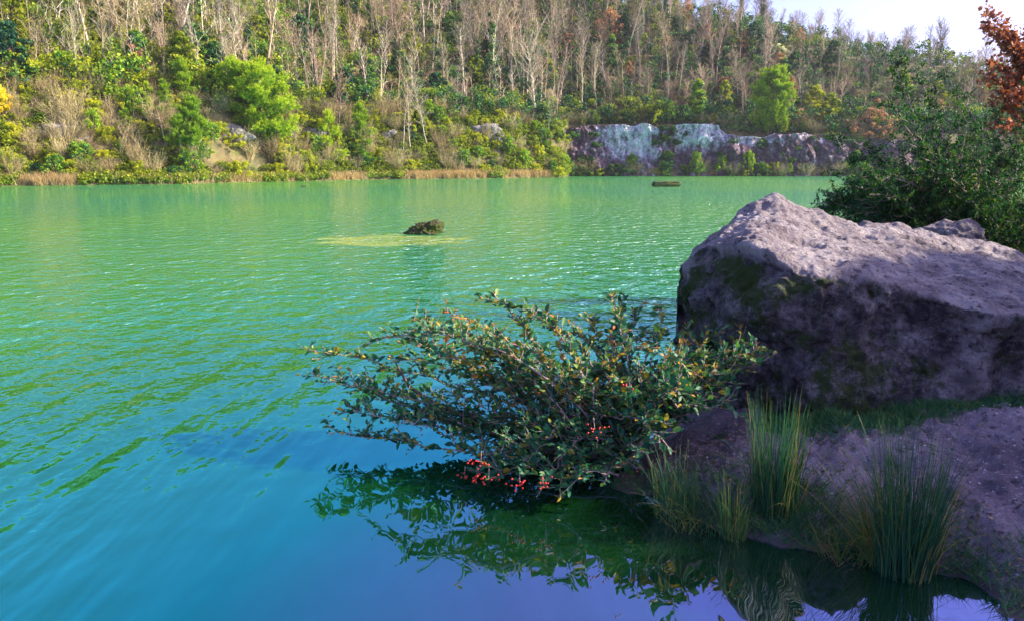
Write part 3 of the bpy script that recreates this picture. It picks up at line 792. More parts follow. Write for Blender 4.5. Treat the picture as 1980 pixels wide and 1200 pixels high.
for i in range(150):   # terrace and foot of the cliff
    px = rb.uniform(1070, 1780)
    foot = i % 5 < 3
    if foot:
        x = at_level(px, 341)[0]; y = float(shore(max(x, 10))) + rb.uniform(-.3, .9); z = .0; s = rb.uniform(.4, 1.15); w = 'at the cliff foot'
    else:
        x = at_level(px, 341)[0]; y = float(shore(max(x, 10))) + rb.uniform(4.6, 7.0); x = x * y / (y - 4); z = float(ground(x, y)) - .1; s = rb.uniform(.5, 1.1); w = 'on the cliff terrace'
    pl = 'left of the chalk' if px < 1160 else 'first chalk patch' if px < 1290 else 'second chalk patch' if px < 1410 else 'near round pine' if px < 1530 else 'purple cliff end'
    if rb.uniform() < .55:
        k = int(rb.choice(4, p=[.1, .0, .25, .65])); put('leafy_shrub', BU[k], f'{BU_LOOK[k]} {w}, {pl}', 'shrub', (x, y, z), 'leafy shrubs of the banks', None, s, ('stems', 'foliage'))  # mostly dark kinds, their colour standing in for shade along the cliff
    else:
        k = int(rb.integers(3)); put('twiggy_shrub', TB[k], f'{TB_LOOK[k]} {w}, {pl}', 'shrub', (x, y, z), 'leafless shrubs of the banks', None, s, ('stems', 'twigs'))

HV = bush_meshes(640, 1.0, 1.3, 50, 40, .11, 'evergreen', .30, crad=.34)
for i in range(64):   # plants rooted in the cliff face
    px = float(rb.choice([1100, 1135, 1278, 1292, 1300, 1408, 1425, 1470, 1520, 1570, 1610, 1660, 1720]) + rb.normal() * 14)
    v = rb.uniform(.15, .92)
    x = at_level(px, 341)[0]; tp = float(np.interp(px, [1110, 1310, 1400, 1412, 1560, 1760], [8.4, 8.8, 8.8, 7.2, 7.0, 6.5]))
    y = float(shore(max(x, 10))) + 2.0 - 2.3 * (1 - v) ** 2 + .5 * v
    pl = 'left end' if px < 1180 else 'between the chalk patches' if px < 1350 else 'right of the chalk' if px < 1490 else 'purple far end'
    put('cliff_shrub', HV, f'dark shrub rooted in the cliff face, {pl}, ' + ('low down' if v < .4 else 'midway' if v < .7 else 'near the brink'), 'shrub', (x, y, v * tp - .4), 'shrubs rooted in the cliff face', None, rb.uniform(.35, .95), ('stems', 'foliage'))
# ------------------------------------------------------------------ rocks
def rock_mat(name, stops, moss=0.5, mosscol=(.045, .085, .008), scale=1.0, bump=.12, stain=.75, upmoss=False):
    m, ns, ls = new_mat(name)
    tc = N(ns, 'ShaderNodeTexCoord'); g = N(ns, 'ShaderNodeNewGeometry')
    def noise(s, d, rgh=.6):
        n = N(ns, 'ShaderNodeTexNoise'); n.inputs['Scale'].default_value = s * scale; n.inputs['Detail'].default_value = d; n.inputs['Roughness'].default_value = rgh
        ls.new(tc.outputs['Object'], n.inputs['Vector']); return n.outputs[0]
    a = noise(3.0, 10, .68)
    rp = ramp(ns, stops); ls.new(a, rp.inputs[0])
    fine = noise(28, 6, .7)
    sp = math_n(ns, ls, 'MULTIPLY', math_n(ns, ls, 'SUBTRACT', fine, .56), 8, True)
    col = mixc(ns, ls, math_n(ns, ls, 'MULTIPLY', sp, .7), rp.outputs[0], (.55, .50, .50))
    pit = math_n(ns, ls, 'MULTIPLY', math_n(ns, ls, 'SUBTRACT', .46, noise(17, 5, .65)), 9, True)
    col = mixc(ns, ls, math_n(ns, ls, 'MULTIPLY', pit, stain), col, (.03, .022, .03))
    at = N(ns, 'ShaderNodeAttribute', attribute_name='tint')   # shade painted on the boulder's steep flanks; even grime on smaller rocks
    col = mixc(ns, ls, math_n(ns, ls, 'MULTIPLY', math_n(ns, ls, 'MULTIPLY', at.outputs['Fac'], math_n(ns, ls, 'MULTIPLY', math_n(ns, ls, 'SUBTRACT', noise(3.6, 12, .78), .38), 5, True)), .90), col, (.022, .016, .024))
    mm = math_n(ns, ls, 'MULTIPLY', math_n(ns, ls, 'SUBTRACT', noise(1.7, 13, .76), .55 - moss * .10), 16, True)
    if upmoss:
        pass
    else:
        mm = math_n(ns, ls, 'MULTIPLY', mm, at.outputs['Fac'])
    col = mixc(ns, ls, math_n(ns, ls, 'MULTIPLY', mm, .9), col, mosscol)
    dn = N(ns, 'ShaderNodeTexNoise'); dn.inputs['Scale'].default_value = 2.5 * scale; dn.inputs['Detail'].default_value = 5; ls.new(tc.outputs['Object'], dn.inputs['Vector'])
    dm = N(ns, 'ShaderNodeMix'); dm.data_type = 'VECTOR'; dm.inputs[0].default_value = .35; ls.new(tc.outputs['Object'], dm.inputs[4]); ls.new(dn.outputs['Color'], dm.inputs[5])
    ck = N(ns, 'ShaderNodeTexVoronoi'); ck.feature = 'DISTANCE_TO_EDGE'; ck.inputs['Scale'].default_value = 1.7 * scale; ls.new(dm.outputs[1], ck.inputs['Vector'])
    crack = math_n(ns, ls, 'SUBTRACT', 1.0, math_n(ns, ls, 'MULTIPLY', ck.outputs['Distance'], 45, True))
    crack = math_n(ns, ls, 'MULTIPLY', crack, math_n(ns, ls, 'MULTIPLY', math_n(ns, ls, 'SUBTRACT', noise(.9, 3), .5), 6, True))
    col = mixc(ns, ls, math_n(ns, ls, 'MULTIPLY', crack, .7), col, (.02, .016, .02))
    lich = math_n(ns, ls, 'MULTIPLY', math_n(ns, ls, 'SUBTRACT', noise(7, 8, .75), .62), 20, True)
    col = mixc(ns, ls, math_n(ns, ls, 'MULTIPLY', lich, .45), col, (.55, .55, .48))
    p = N(ns, 'ShaderNodeBsdfPrincipled'); p.inputs['Roughness'].default_value = .9; p.inputs['Specular IOR Level'].default_value = .25
    ls.new(col, p.inputs['Base Color'])
    b1 = N(ns, 'ShaderNodeBump'); b1.inputs['Strength'].default_value = 1; b1.inputs['Distance'].default_value = bump
    vo = N(ns, 'ShaderNodeTexVoronoi'); vo.inputs['Scale'].default_value = 11 * scale; ls.new(tc.outputs['Object'], vo.inputs['Vector'])
    hsum = math_n(ns, ls, 'ADD', noise(9, 10, .75), math_n(ns, ls, 'ADD', math_n(ns, ls, 'MULTIPLY', fine, .95), math_n(ns, ls, 'MULTIPLY', vo.outputs['Distance'], .35)))
    ls.new(hsum, b1.inputs['Height']); ls.new(b1.outputs[0], p.inputs['Normal'])
    o = N(ns, 'ShaderNodeOutputMaterial'); ls.new(p.outputs[0], o.inputs[0])
    return m
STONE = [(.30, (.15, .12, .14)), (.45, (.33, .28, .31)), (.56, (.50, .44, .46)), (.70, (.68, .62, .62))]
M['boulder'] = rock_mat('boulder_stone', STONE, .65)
M['smallrock'] = rock_mat('small_rock_stone', STONE, .3, scale=2)
M['mossrock'] = rock_mat('mossy_rock', [(.3, (.035, .03, .015)), (.7, (.15, .13, .06))], 1.0, (.07, .10, .008), 2.2, .05, upmoss=True)
M['bankrock'] = rock_mat('bank_chalk', [(.3, (.20, .17, .15)), (.55, (.48, .44, .40)), (.75, (.74, .72, .68))], .4, scale=.5)

def boulder():
    # cross sections, each a fan of control points (px, then list of (py, depth)) from the back foot over the top to the front foot
    ST = [
     (1308, [(600, 8.55), (560, 8.45), (556, 8.4), (556, 8.35), (560, 8.3), (575, 8.25), (600, 8.2), (650, 8.2)]),
     (1318, [(640, 8.9), (530, 8.7), (515, 8.5), (514, 8.3), (525, 8.15), (560, 8.0), (620, 7.95), (690, 8.0)]),
     (1345, [(640, 9.2), (520, 8.9), (490, 8.6), (484, 8.3), (494, 8.05), (540, 7.85), (620, 7.75), (720, 7.7)]),
     (1385, [(640, 9.4), (490, 9.1), (450, 8.7), (452, 8.4), (474, 7.9), (530, 7.65), (620, 7.55), (745, 7.3)]),
     (1435, [(640, 9.6), (450, 9.2), (402, 8.8), (424, 8.4), (468, 7.75), (530, 7.5), (630, 7.35), (765, 6.95)]),
     (1465, [(640, 9.7), (430, 9.3), (385, 8.85), (412, 8.4), (470, 7.65), (535, 7.4), (640, 7.2), (775, 6.8)]),
     (1510, [(640, 9.8), (430, 9.4), (383, 8.9), (418, 8.4), (490, 7.5), (545, 7.3), (650, 7.1), (787, 6.6)]),
     (1560, [(640, 9.9), (440, 9.6), (402, 9.0), (438, 8.4), (508, 7.35), (560, 7.2), (660, 7.0), (790, 6.5)]),
     (1630, [(640, 10.0), (460, 9.7), (422, 9.2), (455, 8.4), (514, 7.25), (570, 7.05), (670, 6.95), (792, 6.45)]),
     (1700, [(640, 10.0), (470, 9.8), (433, 9.3), (470, 8.3), (524, 7.1), (580, 6.95), (680, 6.95), (792, 6.45)]),
     (1770, [(640, 10.1), (480, 9.9), (445, 9.4), (485, 8.3), (546, 6.95), (600, 6.85), (680, 7.0), (786, 6.5)]),
     (1850, [(640, 10.2), (500, 10.0), (460, 9.5), (505, 8.2), (580, 6.75), (628, 6.75), (680, 7.05), (776, 6.55)]),
     (1940, [(640, 10.3), (520, 10.1), (482, 9.6), (520, 8.2), (596, 6.65), (640, 6.70), (690, 7.05), (766, 6.6)]),
     (2040, [(650, 10.3), (545, 10.1), (516, 9.6), (545, 8.2), (606, 6.7), (650, 6.75), (700, 7.0), (762, 6.7)]),
     (2160, [(660, 10.2), (580, 10.0), (556, 9.5), (580, 8.3), (630, 7.0), (670, 7.0), (715, 7.1), (760, 7.0)]),
     (2260, [(670, 9.8), (640, 9.5), (625, 9.2), (630, 8.5), (670, 7.6), (700, 7.5), (725, 7.5), (755, 7.5)]),
     (2290, [(690, 9.0), (685, 8.9), (680, 8.7), (680, 8.5), (700, 8.2), (710, 8.1), (725, 8.1), (740, 8.1)])]
    def steep(row):
        db = row[-1][1]
        return row[:4] + [(row[4][0], min(row[4][1], db + .42)), (row[5][0], min(row[5][1], db + .20)), (row[6][0], db + .16), row[7]]
    G = np.array([[at_depth(px, py, d * .88) for (py, d) in steep(row)] for px, row in ST])
    foot = G[:, -1] + (G[:, -1] - G[:, -2]) * .15; foot[:, 2] = -.15
    G = np.concatenate([G, foot[:, None]], 1)
    nu, nv = 620, 400
    def cr(A, n):       # Catmull-Rom along axis 0 (chord-uniform)
        k = len(A); seg = np.linalg.norm(np.diff(A, axis=0), axis=-1)
        while seg.ndim > 1: seg = seg.mean(-1)
        s = np.concatenate([[0], np.cumsum(seg)]); q = np.linspace(0, s[-1], n)
        i = np.clip(np.searchsorted(s, q, side='right') - 1, 0, k - 2); t = ((q - s[i]) / (s[i + 1] - s[i]))
        sh = (n,) + (1,) * (A.ndim - 1); t = t.reshape(sh)
        P0, P1, P2, P3 = A[np.maximum(i - 1, 0)], A[i], A[i + 1], A[np.minimum(i + 2, k - 1)]
        m1 = (P2 - P0) * .5 * .8; m2 = (P3 - P1) * .5 * .8
        return (2 * t**3 - 3 * t**2 + 1) * P1 + (t**3 - 2 * t**2 + t) * m1 + (-2 * t**3 + 3 * t**2) * P2 + (t**3 - t**2) * m2
    A = cr(G, nu)
    A = np.stack([cr(A[i], nv) for i in range(nu)], 0)
    # drop the feet below the ground
    A[:, 0, 2] = -.3
    du = np.gradient(A, axis=0); dv = np.gradient(A, axis=1)
    Nn = unit(np.cross(du, dv)); c = A.mean((0, 1)); s = np.sign(((A - c) * Nn).sum(-1).mean()); Nn *= s
    x, y, z = A[..., 0], A[..., 1], A[..., 2]
    top = sstep(.35, .8, Nn[..., 2])
    n1 = fbm(x * .9, y * .9, z * .9, 4, 3); n2 = fbm(x * 3.2, y * 3.2, z * 3.2, 4, 23); n3 = fbm(x * 11, y * 11, z * 11, 4, 43)
    # shallow scooped hollows on top
    sc = vnoise(x * 2.6 + .3 * n2, y * 2.1, z * 2, 61); sc = -np.clip(sc - .15, 0, 1) * .07
    rid = (1 - np.abs(fbm(x * 2.0 + y, y * 1.6, z * 2.0, 3, 91)))
    ed = np.ones(nu); ed[:14] = np.linspace(.2, 1, 14); ed = ed[:, None]
    disp = (n1 * .06 * (1 - .7 * top) + n2 * (.055 * (1 - top) + .024 * top) + n3 * (.020 + .004 * top) + sc * top + (rid - .7) * .035 * (1 - top)) * ed
    tr_ = fbm(x * 1.5 + 5, y * 1.5, z * 1.9, 4, 131, .6) * 2.2; fl = np.floor(tr_); fr_ = tr_ - fl
    disp = disp + (fl + sstep(.72, 1.0, fr_)) * .045 * (1 - top) * ed
    pits = np.clip(vnoise(x * 6, y * 6, z * 6, 151) - .35, 0, 1); disp = disp - pits * .07 * ed
    A = A + Nn * disp[..., None]
    shade_dirt = 1 - sstep(.35, .68, Nn[..., 2] + .22 * n2)  # steep faces take the painted shade, and the moss
    mb = MB()
    i = np.arange(nu - 1)[:, None] * nv + np.arange(nv - 1)[None, :]
    F = np.stack([i, i + nv, i + nv + 1, i + 1], -1).reshape(-1, 4)
    if s < 0: F = F[:, ::-1]
    mb.add(A.reshape(-1, 3), F4=F, tint=shade_dirt.ravel())
    for e in (0, nu - 1):  # end caps
        cc = A[e].mean(0); idx = np.arange(nv)
        mb.add(np.vstack([A[e], cc]), F3=np.stack([idx, (idx + 1) % nv, np.full(nv, nv)], -1), tint=1)
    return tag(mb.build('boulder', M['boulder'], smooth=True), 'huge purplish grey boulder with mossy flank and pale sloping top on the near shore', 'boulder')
boulder()

def blob_rock(name, mat, label, cat, c, sx, sy, sz, seed, n=72, flat=0, rough=.22, rz=0, shade_dirt=.6, box=0):
    th = np.linspace(0, 2 * math.pi, n * 2, endpoint=False); ph = np.linspace(-math.pi / 2, math.pi / 2, n)
    TH, PH = np.meshgrid(th, ph)
    d = np.stack([np.cos(PH) * np.cos(TH), np.cos(PH) * np.sin(TH), np.sin(PH)], -1)
    if box: k = np.max(np.abs(d), -1); d = d / (k ** box)[..., None]
    r0 = 1 + rough * fbm(d[..., 0] * 1.7, d[..., 1] * 1.7, d[..., 2] * 1.7, 5, seed, .55)
    P = d * r0[..., None] * np.array([sx, sy, sz])
    co, si = math.cos(rz), math.sin(rz)
    P = np.stack([P[..., 0] * co - P[..., 1] * si, P[..., 0] * si + P[..., 1] * co, P[..., 2]], -1)
    m_ = n * 2; i = np.arange(n - 1)[:, None] * m_; j = np.arange(m_)[None, :]; k = (j + 1) % m_
    F = np.stack([i + j, i + k, i + m_ + k, i + m_ + j], -1).reshape(-1, 4)
    mb = MB(); mb.add(P.reshape(-1, 3), F4=F, tint=shade_dirt)
    o = mb.build(name, M[mat], smooth=True); o.location = tuple(c)
    return tag(o, label, cat)
p = at_depth(1840, 466, 9.3); blob_rock('rock', 'smallrock', 'small rounded rock peeping over the back of the huge boulder', 'rock', p, .36, .34, .25, 5, shade_dirt=.2)
p = at_level(822, 452); blob_rock('rock', 'mossrock', 'dark mossy rock rising from the lake inside the yellow shoal', 'rock', (p[0], p[1], .02), .50, .36, .33, 12, rough=.45)
p = at_level(1288, 361); blob_rock('stone_block', 'mossrock', 'long flat mossy block lying in the lake before the chalk cliff', 'block', (p[0], p[1], .18), 1.30, .55, .30, 9, rough=.10, box=.75, rz=.05)
for k, (px, py, sx, sz) in enumerate([(105, 262, 2.2, 1.1), (448, 268, 1.9, 1.3), (600, 268, 2.6, 1.2), (548, 262, 1.4, .9), (930, 262, 2.6, 1.4), (965, 275, 1.5, 1.0), (748, 270, 1.4, 1.1), (150, 275, 1.2, .8)]):
    p = T(px, py)
    blob_rock('chalk_outcrop', 'bankrock', ['dark grey rock outcrop on the left end of the bank', 'sunlit pale outcrop just left of the leaning pine', 'broad brown rock face right of the leaning pine', 'pale rubble ledge under the leaning trunk', 'grey rock face on the headland crossed by reddish stems', 'smaller pale rock at the right of the headland rock face', 'dark rock hollow beside the conical pine', 'small grey rock right of the left end outcrop'][k], 'rock', (p[0], p[1] + .4, p[2]), sx, 1.2, sz, 70 + k, n=50, rough=.35)
p = at_level(587, 361); mb = MB(); mb.tube([(-.35, 0, .0), (-.1, 0, .06), (.15, .02, .02), (.4, 0, .1)], [.02, .05, .04, .01], 5); o = mb.build('floating_branch', M['dark_bark']); o.location = tuple(p); tag(o, 'tiny dark branch floating on the lake before the leaning pine', 'branch')

# ------------------------------------------------------------------ near shore
NS = [at_level(px, py)[:2] for px, py in [(1945, 1172), (1850, 1128), (1700, 1085), (1560, 1055), (1400, 1030), (1290, 985), (1200, 935), (1215, 880), (1290, 800), (1345, 720)]]
NS = [(-60, -8), (-6, .5), (-1, 1.8), (1.2, 2.6), (2.6, 3.3)] + [tuple(q) for q in NS] + [(1.5, 7.3), (2.0, 8.4), (3.0, 9.6), (4.3, 11), (7, 15.5), (12, 21), (20, 30), (34, 52), (60, 80), (110, 100)]
NS = np.array(NS)
POLY = np.vstack([NS, [(200, 100), (200, -60), (-60, -60)]])
def sdf(x, y):
    """distance to the near shoreline, positive on land"""
    best = np.full(x.shape, 1e9)
    for a, b in zip(NS[:-1], NS[1:]):
        ab = b - a; t = np.clip(((x - a[0]) * ab[0] + (y - a[1]) * ab[1]) / (ab @ ab), 0, 1)
        best = np.minimum(best, np.hypot(x - a[0] - ab[0] * t, y - a[1] - ab[1] * t))
    ins = np.zeros(x.shape, bool); P = POLY
    for i in range(len(P)):
        a, b = P[i - 1], P[i]
        with np.errstate(divide='ignore', invalid='ignore'):
            c = ((a[1] > y) != (b[1] > y)) & (x < (b[0] - a[0]) * (y - a[1]) / (b[1] - a[1]) + a[0])
        ins ^= c
    return np.where(ins, best, -best)
def near_z(x, y):
    x = np.asarray(x, float); y = np.asarray(y, float)
    s = sdf(x, y) + .10 * vnoise(x * 3, y * 3, 0, 8) + .05 * vnoise(x * 9, y * 9, 0, 9)
    far = sstep(11, 20, np.hypot(x, y)) 
    z = np.where(s > 0, .42 * (1 - np.exp(-s * 1.1)) + .03 * s, s * .45)
    z = np.where(s > 0, z + far * s * .12, np.maximum(z, -1.2))
    z = z + .06 * fbm(x * 1.3, y * 1.3, 0, 4, 15) * sstep(-.1, .5, s)
    z = z + (.034 * fbm(x * 6, y * 6, 0, 5, 16, .6) + .014 * np.abs(fbm(x * 20, y * 20, 0, 3, 18))) * sstep(0, .4, s)
    return np.minimum(z, 9)
def mud_mat():
    m, ns, ls = new_mat('damp_mud')
    g = N(ns, 'ShaderNodeNewGeometry')
    def noise(s, d, r_=.6):
        n = N(ns, 'ShaderNodeTexNoise'); n.inputs['Scale'].default_value = s; n.inputs['Detail'].default_value = d; n.inputs['Roughness'].default_value = r_
        ls.new(g.outputs['Position'], n.inputs['Vector']); return n.outputs[0]
    a = noise(1.4, 9, .65)
    rp = ramp(ns, [(.3, (.09, .06, .08)), (.5, (.22, .17, .21)), (.7, (.38, .32, .37))]); ls.new(a, rp.inputs[0])
    f = noise(32, 6, .75)
    col = mixc(ns, ls, math_n(ns, ls, 'MULTIPLY', math_n(ns, ls, 'SUBTRACT', f, .56), 7, True), rp.outputs[0], (.60, .52, .56))
    col = mixc(ns, ls, math_n(ns, ls, 'MULTIPLY', math_n(ns, ls, 'SUBTRACT', .46, noise(13, 7, .7)), 8, True), col, (.05, .035, .05))
    col = mixc(ns, ls, math_n(ns, ls, 'MULTIPLY', math_n(ns, ls, 'SUBTRACT', noise(2.3, 6), .60), 12, True), col, (.03, .05, .01))
    sx = N(ns, 'ShaderNodeSeparateXYZ'); ls.new(g.outputs['Position'], sx.inputs[0])
    wet = math_n(ns, ls, 'SUBTRACT', 1.0, math_n(ns, ls, 'MULTIPLY', math_n(ns, ls, 'SUBTRACT', sx.outputs[2], -.02), 8, True))
    col = mixc(ns, ls, math_n(ns, ls, 'MULTIPLY', wet, .75), col, (.030, .028, .018))
    p = N(ns, 'ShaderNodeBsdfPrincipled')
    ls.new(col, p.inputs['Base Color'])
    ls.new(math_n(ns, ls, 'SUBTRACT', .85, math_n(ns, ls, 'MULTIPLY', wet, .35)), p.inputs['Roughness'])
    b = N(ns, 'ShaderNodeBump'); b.inputs['Distance'].default_value = .07; b.inputs['Strength'].default_value = 1
    ls.new(math_n(ns, ls, 'ADD', noise(13, 7, .7), math_n(ns, ls, 'MULTIPLY', f, .5)), b.inputs['Height']); ls.new(b.outputs[0], p.inputs['Normal'])
    o = N(ns, 'ShaderNodeOutputMaterial'); ls.new(p.outputs[0], o.inputs[0])
    return m
M['mud'] = mud_mat()
xs = np.concatenate([np.linspace(-60, -3, 30), np.linspace(-2.8, 9, 520), np.linspace(9.2, 110, 90)])
ys_ = np.concatenate([np.linspace(-40, 1.5, 30), np.linspace(1.6, 14, 500), np.linspace(14.3, 100, 90)])
NX, NY = np.meshgrid(xs, ys_)
grid_mesh('shore_ground', M['mud'], NX, NY, near_z(NX, NY))

# ------------------------------------------------------------------ water
def water_mat():
    m, ns, ls = new_mat('lake_water')
    g = N(ns, 'ShaderNodeNewGeometry')
    def noise(s, d, rot, sc, r_=.5, dist=0.0):
        mp = N(ns, 'ShaderNodeMapping'); mp.inputs['Rotation'].default_value = (0, 0, rot); mp.inputs['Scale'].default_value = sc
        ls.new(g.outputs['Position'], mp.inputs['Vector'])
        n = N(ns, 'ShaderNodeTexNoise'); n.inputs['Scale'].default_value = s; n.inputs['Detail'].default_value = d; n.inputs['Roughness'].default_value = r_; n.inputs['Distortion'].default_value = dist
        ls.new(mp.outputs[0], n.inputs['Vector']); return n.outputs[0]
    sx = N(ns, 'ShaderNodeSeparateXYZ'); ls.new(g.outputs['Position'], sx.inputs[0])
    # sheltered water by the bush is calm; ripples grow away from the shore
    dv = N(ns, 'ShaderNodeVectorMath'); dv.operation = 'DISTANCE'; ls.new(g.outputs['Position'], dv.inputs[0]); dv.inputs[1].default_value = (1.2, 3.4, 0)
    am = N(ns, 'ShaderNodeMapRange'); am.inputs[1].default_value = 2.2; am.inputs[2].default_value = 6.8; am.inputs[3].default_value = .10; am.inputs[4].default_value = 1.0
    am.interpolation_type = 'SMOOTHSTEP'; ls.new(dv.outputs['Value'], am.inputs[0])
    rip = N(ns, 'ShaderNodeMapRange'); rip.inputs[1].default_value = 3.2; rip.inputs[2].default_value = 14; rip.inputs[3].default_value = 0.0; rip.inputs[4].default_value = 1.0
    rip.interpolation_type = 'SMOOTHSTEP'; ls.new(dv.outputs['Value'], rip.inputs[0])
    A_ = noise(1.0, 2.2, R(56), (3.3, .75, 1), .45)          # long slanting swell lines
    B_ = noise(1.0, 3, R(12), (2.6, 1.9, 1), .55)             # wind ripples
    C_ = noise(1.0, 3, R(-20), (.9, .95, 1), .5)
    D_ = noise(1.0, 1.0, 0, (1.6, 1.6, 1), .4, .4)           # slow undulation that bends the reflections
    h = math_n(ns, ls, 'MULTIPLY', math_n(ns, ls, 'MULTIPLY', A_, am.outputs[0]), .15)
    h = math_n(ns, ls, 'ADD', h, math_n(ns, ls, 'MULTIPLY', math_n(ns, ls, 'MULTIPLY', B_, rip.outputs[0]), .62))
    h = math_n(ns, ls, 'ADD', h, math_n(ns, ls, 'MULTIPLY', math_n(ns, ls, 'MULTIPLY', C_, rip.outputs[0]), .42))
    h = math_n(ns, ls, 'ADD', h, math_n(ns, ls, 'MULTIPLY', D_, .012))
    b = N(ns, 'ShaderNodeBump'); b.inputs['Strength'].default_value = 1; b.inputs['Distance'].default_value = 1.0
    ls.new(h, b.inputs['Height'])
    # turbid body of the water, shoal of pale silt round the mossy rock
    big = noise(1.0, 3, 0, (.05, .03, 1))
    rp = ramp(ns, [(.35, (.003, .074, .018)), (.65, (.026, .098, .004))]); ls.new(big, rp.inputs[0])
    near_shade = N(ns, 'ShaderNodeMapRange'); near_shade.inputs[1].default_value = 2.2; near_shade.inputs[2].default_value = 10; near_shade.inputs[3].default_value = .38; near_shade.inputs[4].default_value = 2.5; ls.new(dv.outputs['Value'], near_shade.inputs[0])  # brighter body far out; near shore darkened as painted shade
    mv = N(ns, 'ShaderNodeVectorMath'); mv.operation = 'SCALE'; ls.new(rp.outputs[0], mv.inputs[0]); ls.new(near_shade.outputs[0], mv.inputs['Scale'])
    c0 = at_level(752, 465)
    mp = N(ns, 'ShaderNodeMapping'); mp.vector_type = 'POINT'
    sub = N(ns, 'ShaderNodeVectorMath'); sub.operation = 'SUBTRACT'; ls.new(g.outputs['Position'], sub.inputs[0]); sub.inputs[1].default_value = tuple(c0)
    mul = N(ns, 'ShaderNodeVectorMath'); mul.operation = 'MULTIPLY'; ls.new(sub.outputs[0], mul.inputs[0]); mul.inputs[1].default_value = (1 / 2.7, 1 / 2.3, 1)
    ln = N(ns, 'ShaderNodeVectorMath'); ln.operation = 'LENGTH'; ls.new(mul.outputs[0], ln.inputs[0])
    sh = math_n(ns, ls, 'MULTIPLY', math_n(ns, ls, 'SUBTRACT', math_n(ns, ls, 'ADD', .85, math_n(ns, ls, 'MULTIPLY', math_n(ns, ls, 'SUBTRACT', noise(1.0, 5, 0, (1.2, 1.8, 1), .6), .5), 1.6)), ln.outputs['Value']), 3.5, True)
    ring = math_n(ns, ls, 'ADD', .35, math_n(ns, ls, 'MULTIPLY', ln.outputs['Value'], .6), True)
    col = mixc(ns, ls, math_n(ns, ls, 'MULTIPLY', sh, math_n(ns, ls, 'MULTIPLY', ring, .62)), mv.outputs[0], (.60, .60, .06))
    d = N(ns, 'ShaderNodeBsdfDiffuse'); ls.new(col, d.inputs[0])
    gl = N(ns, 'ShaderNodeBsdfGlossy'); gl.inputs['Roughness'].default_value = .02; gl.inputs['Color'].default_value = (.66, .84, 1.0, 1)
    ls.new(b.outputs[0], gl.inputs['Normal'])
    lw = N(ns, 'ShaderNodeLayerWeight'); lw.inputs[0].default_value = .5
    tr = ramp(ns, [(.5, (.02, .86, .94)), (.68, (.16, .95, .92)), (.82, (.50, 1.0, .85)), (.95, (.95, 1.0, .62))]); ls.new(lw.outputs['Facing'], tr.inputs[0]); cl = N(ns, 'ShaderNodeMapRange'); cl.inputs[1].default_value = 1.2; cl.inputs[2].default_value = 2.8; ls.new(dv.outputs['Value'], cl.inputs[0])
    ls.new(mixc(ns, ls, cl.outputs[0], (.50, .52, 1.0), tr.outputs[0]), gl.inputs['Color'])  # reflection colour painted: lavender near shore, turquoise beyond, paler at grazing view
    fr = N(ns, 'ShaderNodeFresnel'); fr.inputs['IOR'].default_value = 1.45; ls.new(b.outputs[0], fr.inputs['Normal'])
    fac = math_n(ns, ls, 'ADD', math_n(ns, ls, 'MULTIPLY', fr.outputs[0], .75), .33, True)
    fac = math_n(ns, ls, 'MINIMUM', fac, .84)
    mx = N(ns, 'ShaderNodeMixShader'); ls.new(fac, mx.inputs[0]); ls.new(d.outputs[0], mx.inputs[1]); ls.new(gl.outputs[0], mx.inputs[2])
    o = N(ns, 'ShaderNodeOutputMaterial'); ls.new(mx.outputs[0], o.inputs[0])
    return m
M['water'] = water_mat()
mb = MB(); mb.add([(-170, -60, 0), (190, -60, 0), (190, 150, 0), (-170, 150, 0)], F4=[(0, 1, 2, 3)]); tag(mb.build('lake', M['water']), kind='structure')

# ------------------------------------------------------------------ foreground plants
def leaf_shapes(mb, P, D, Nn, L, w, tint, r, fold=.25):
    """folded pointed-oval leaves: base P, axis D, face normal Nn"""
    n = len(P); S_ = unit(np.cross(D, Nn)); Nn = unit(np.cross(S_, D))
    L = np.broadcast_to(L, (n,))[:, None]; w = np.broadcast_to(w, (n,))[:, None]
    up = Nn * w * fold
    V = np.stack([P, P + D * L * .35 + S_ * w * .5 + up, P + D * L * .35 - S_ * w * .5 + up, P + D * L * .45 , P + D * L * .72 + S_ * w * .36 + up * .4, P + D * L * .72 - S_ * w * .36 + up * .4, P + D * L - Nn * L * .08], 1).reshape(-1, 3)
    b = np.arange(n)[:, None] * 7
    F3 = np.concatenate([b + [0, 3, 1], b + [0, 2, 3], b + [4, 3, 6], b + [3, 5, 6]]); F4 = None
    F3 = np.concatenate([F3, b + [1, 3, 4], b + [2, 5, 3]])
    mb.add(V, F3=F3, tint=np.repeat(tint, 7))
M['bush_leaf'] = leaf_mat('bush_leaf', [(0, (.012, .085, .05)), (.32, (.03, .15, .07)), (.52, (.10, .22, .04)), (.68, (.42, .30, .03)), (1, (.60, .16, .05))], .25, .5, .3, 0)
M['stem'] = bark_mat('bush_stem', (.14, .08, .08), (.42, .28, .26), 30)
M['berry'] = leaf_mat('berry_skin', [(0, (.45, .008, .006)), (1, (.75, .03, .012))], .0, .3, .6, 0)

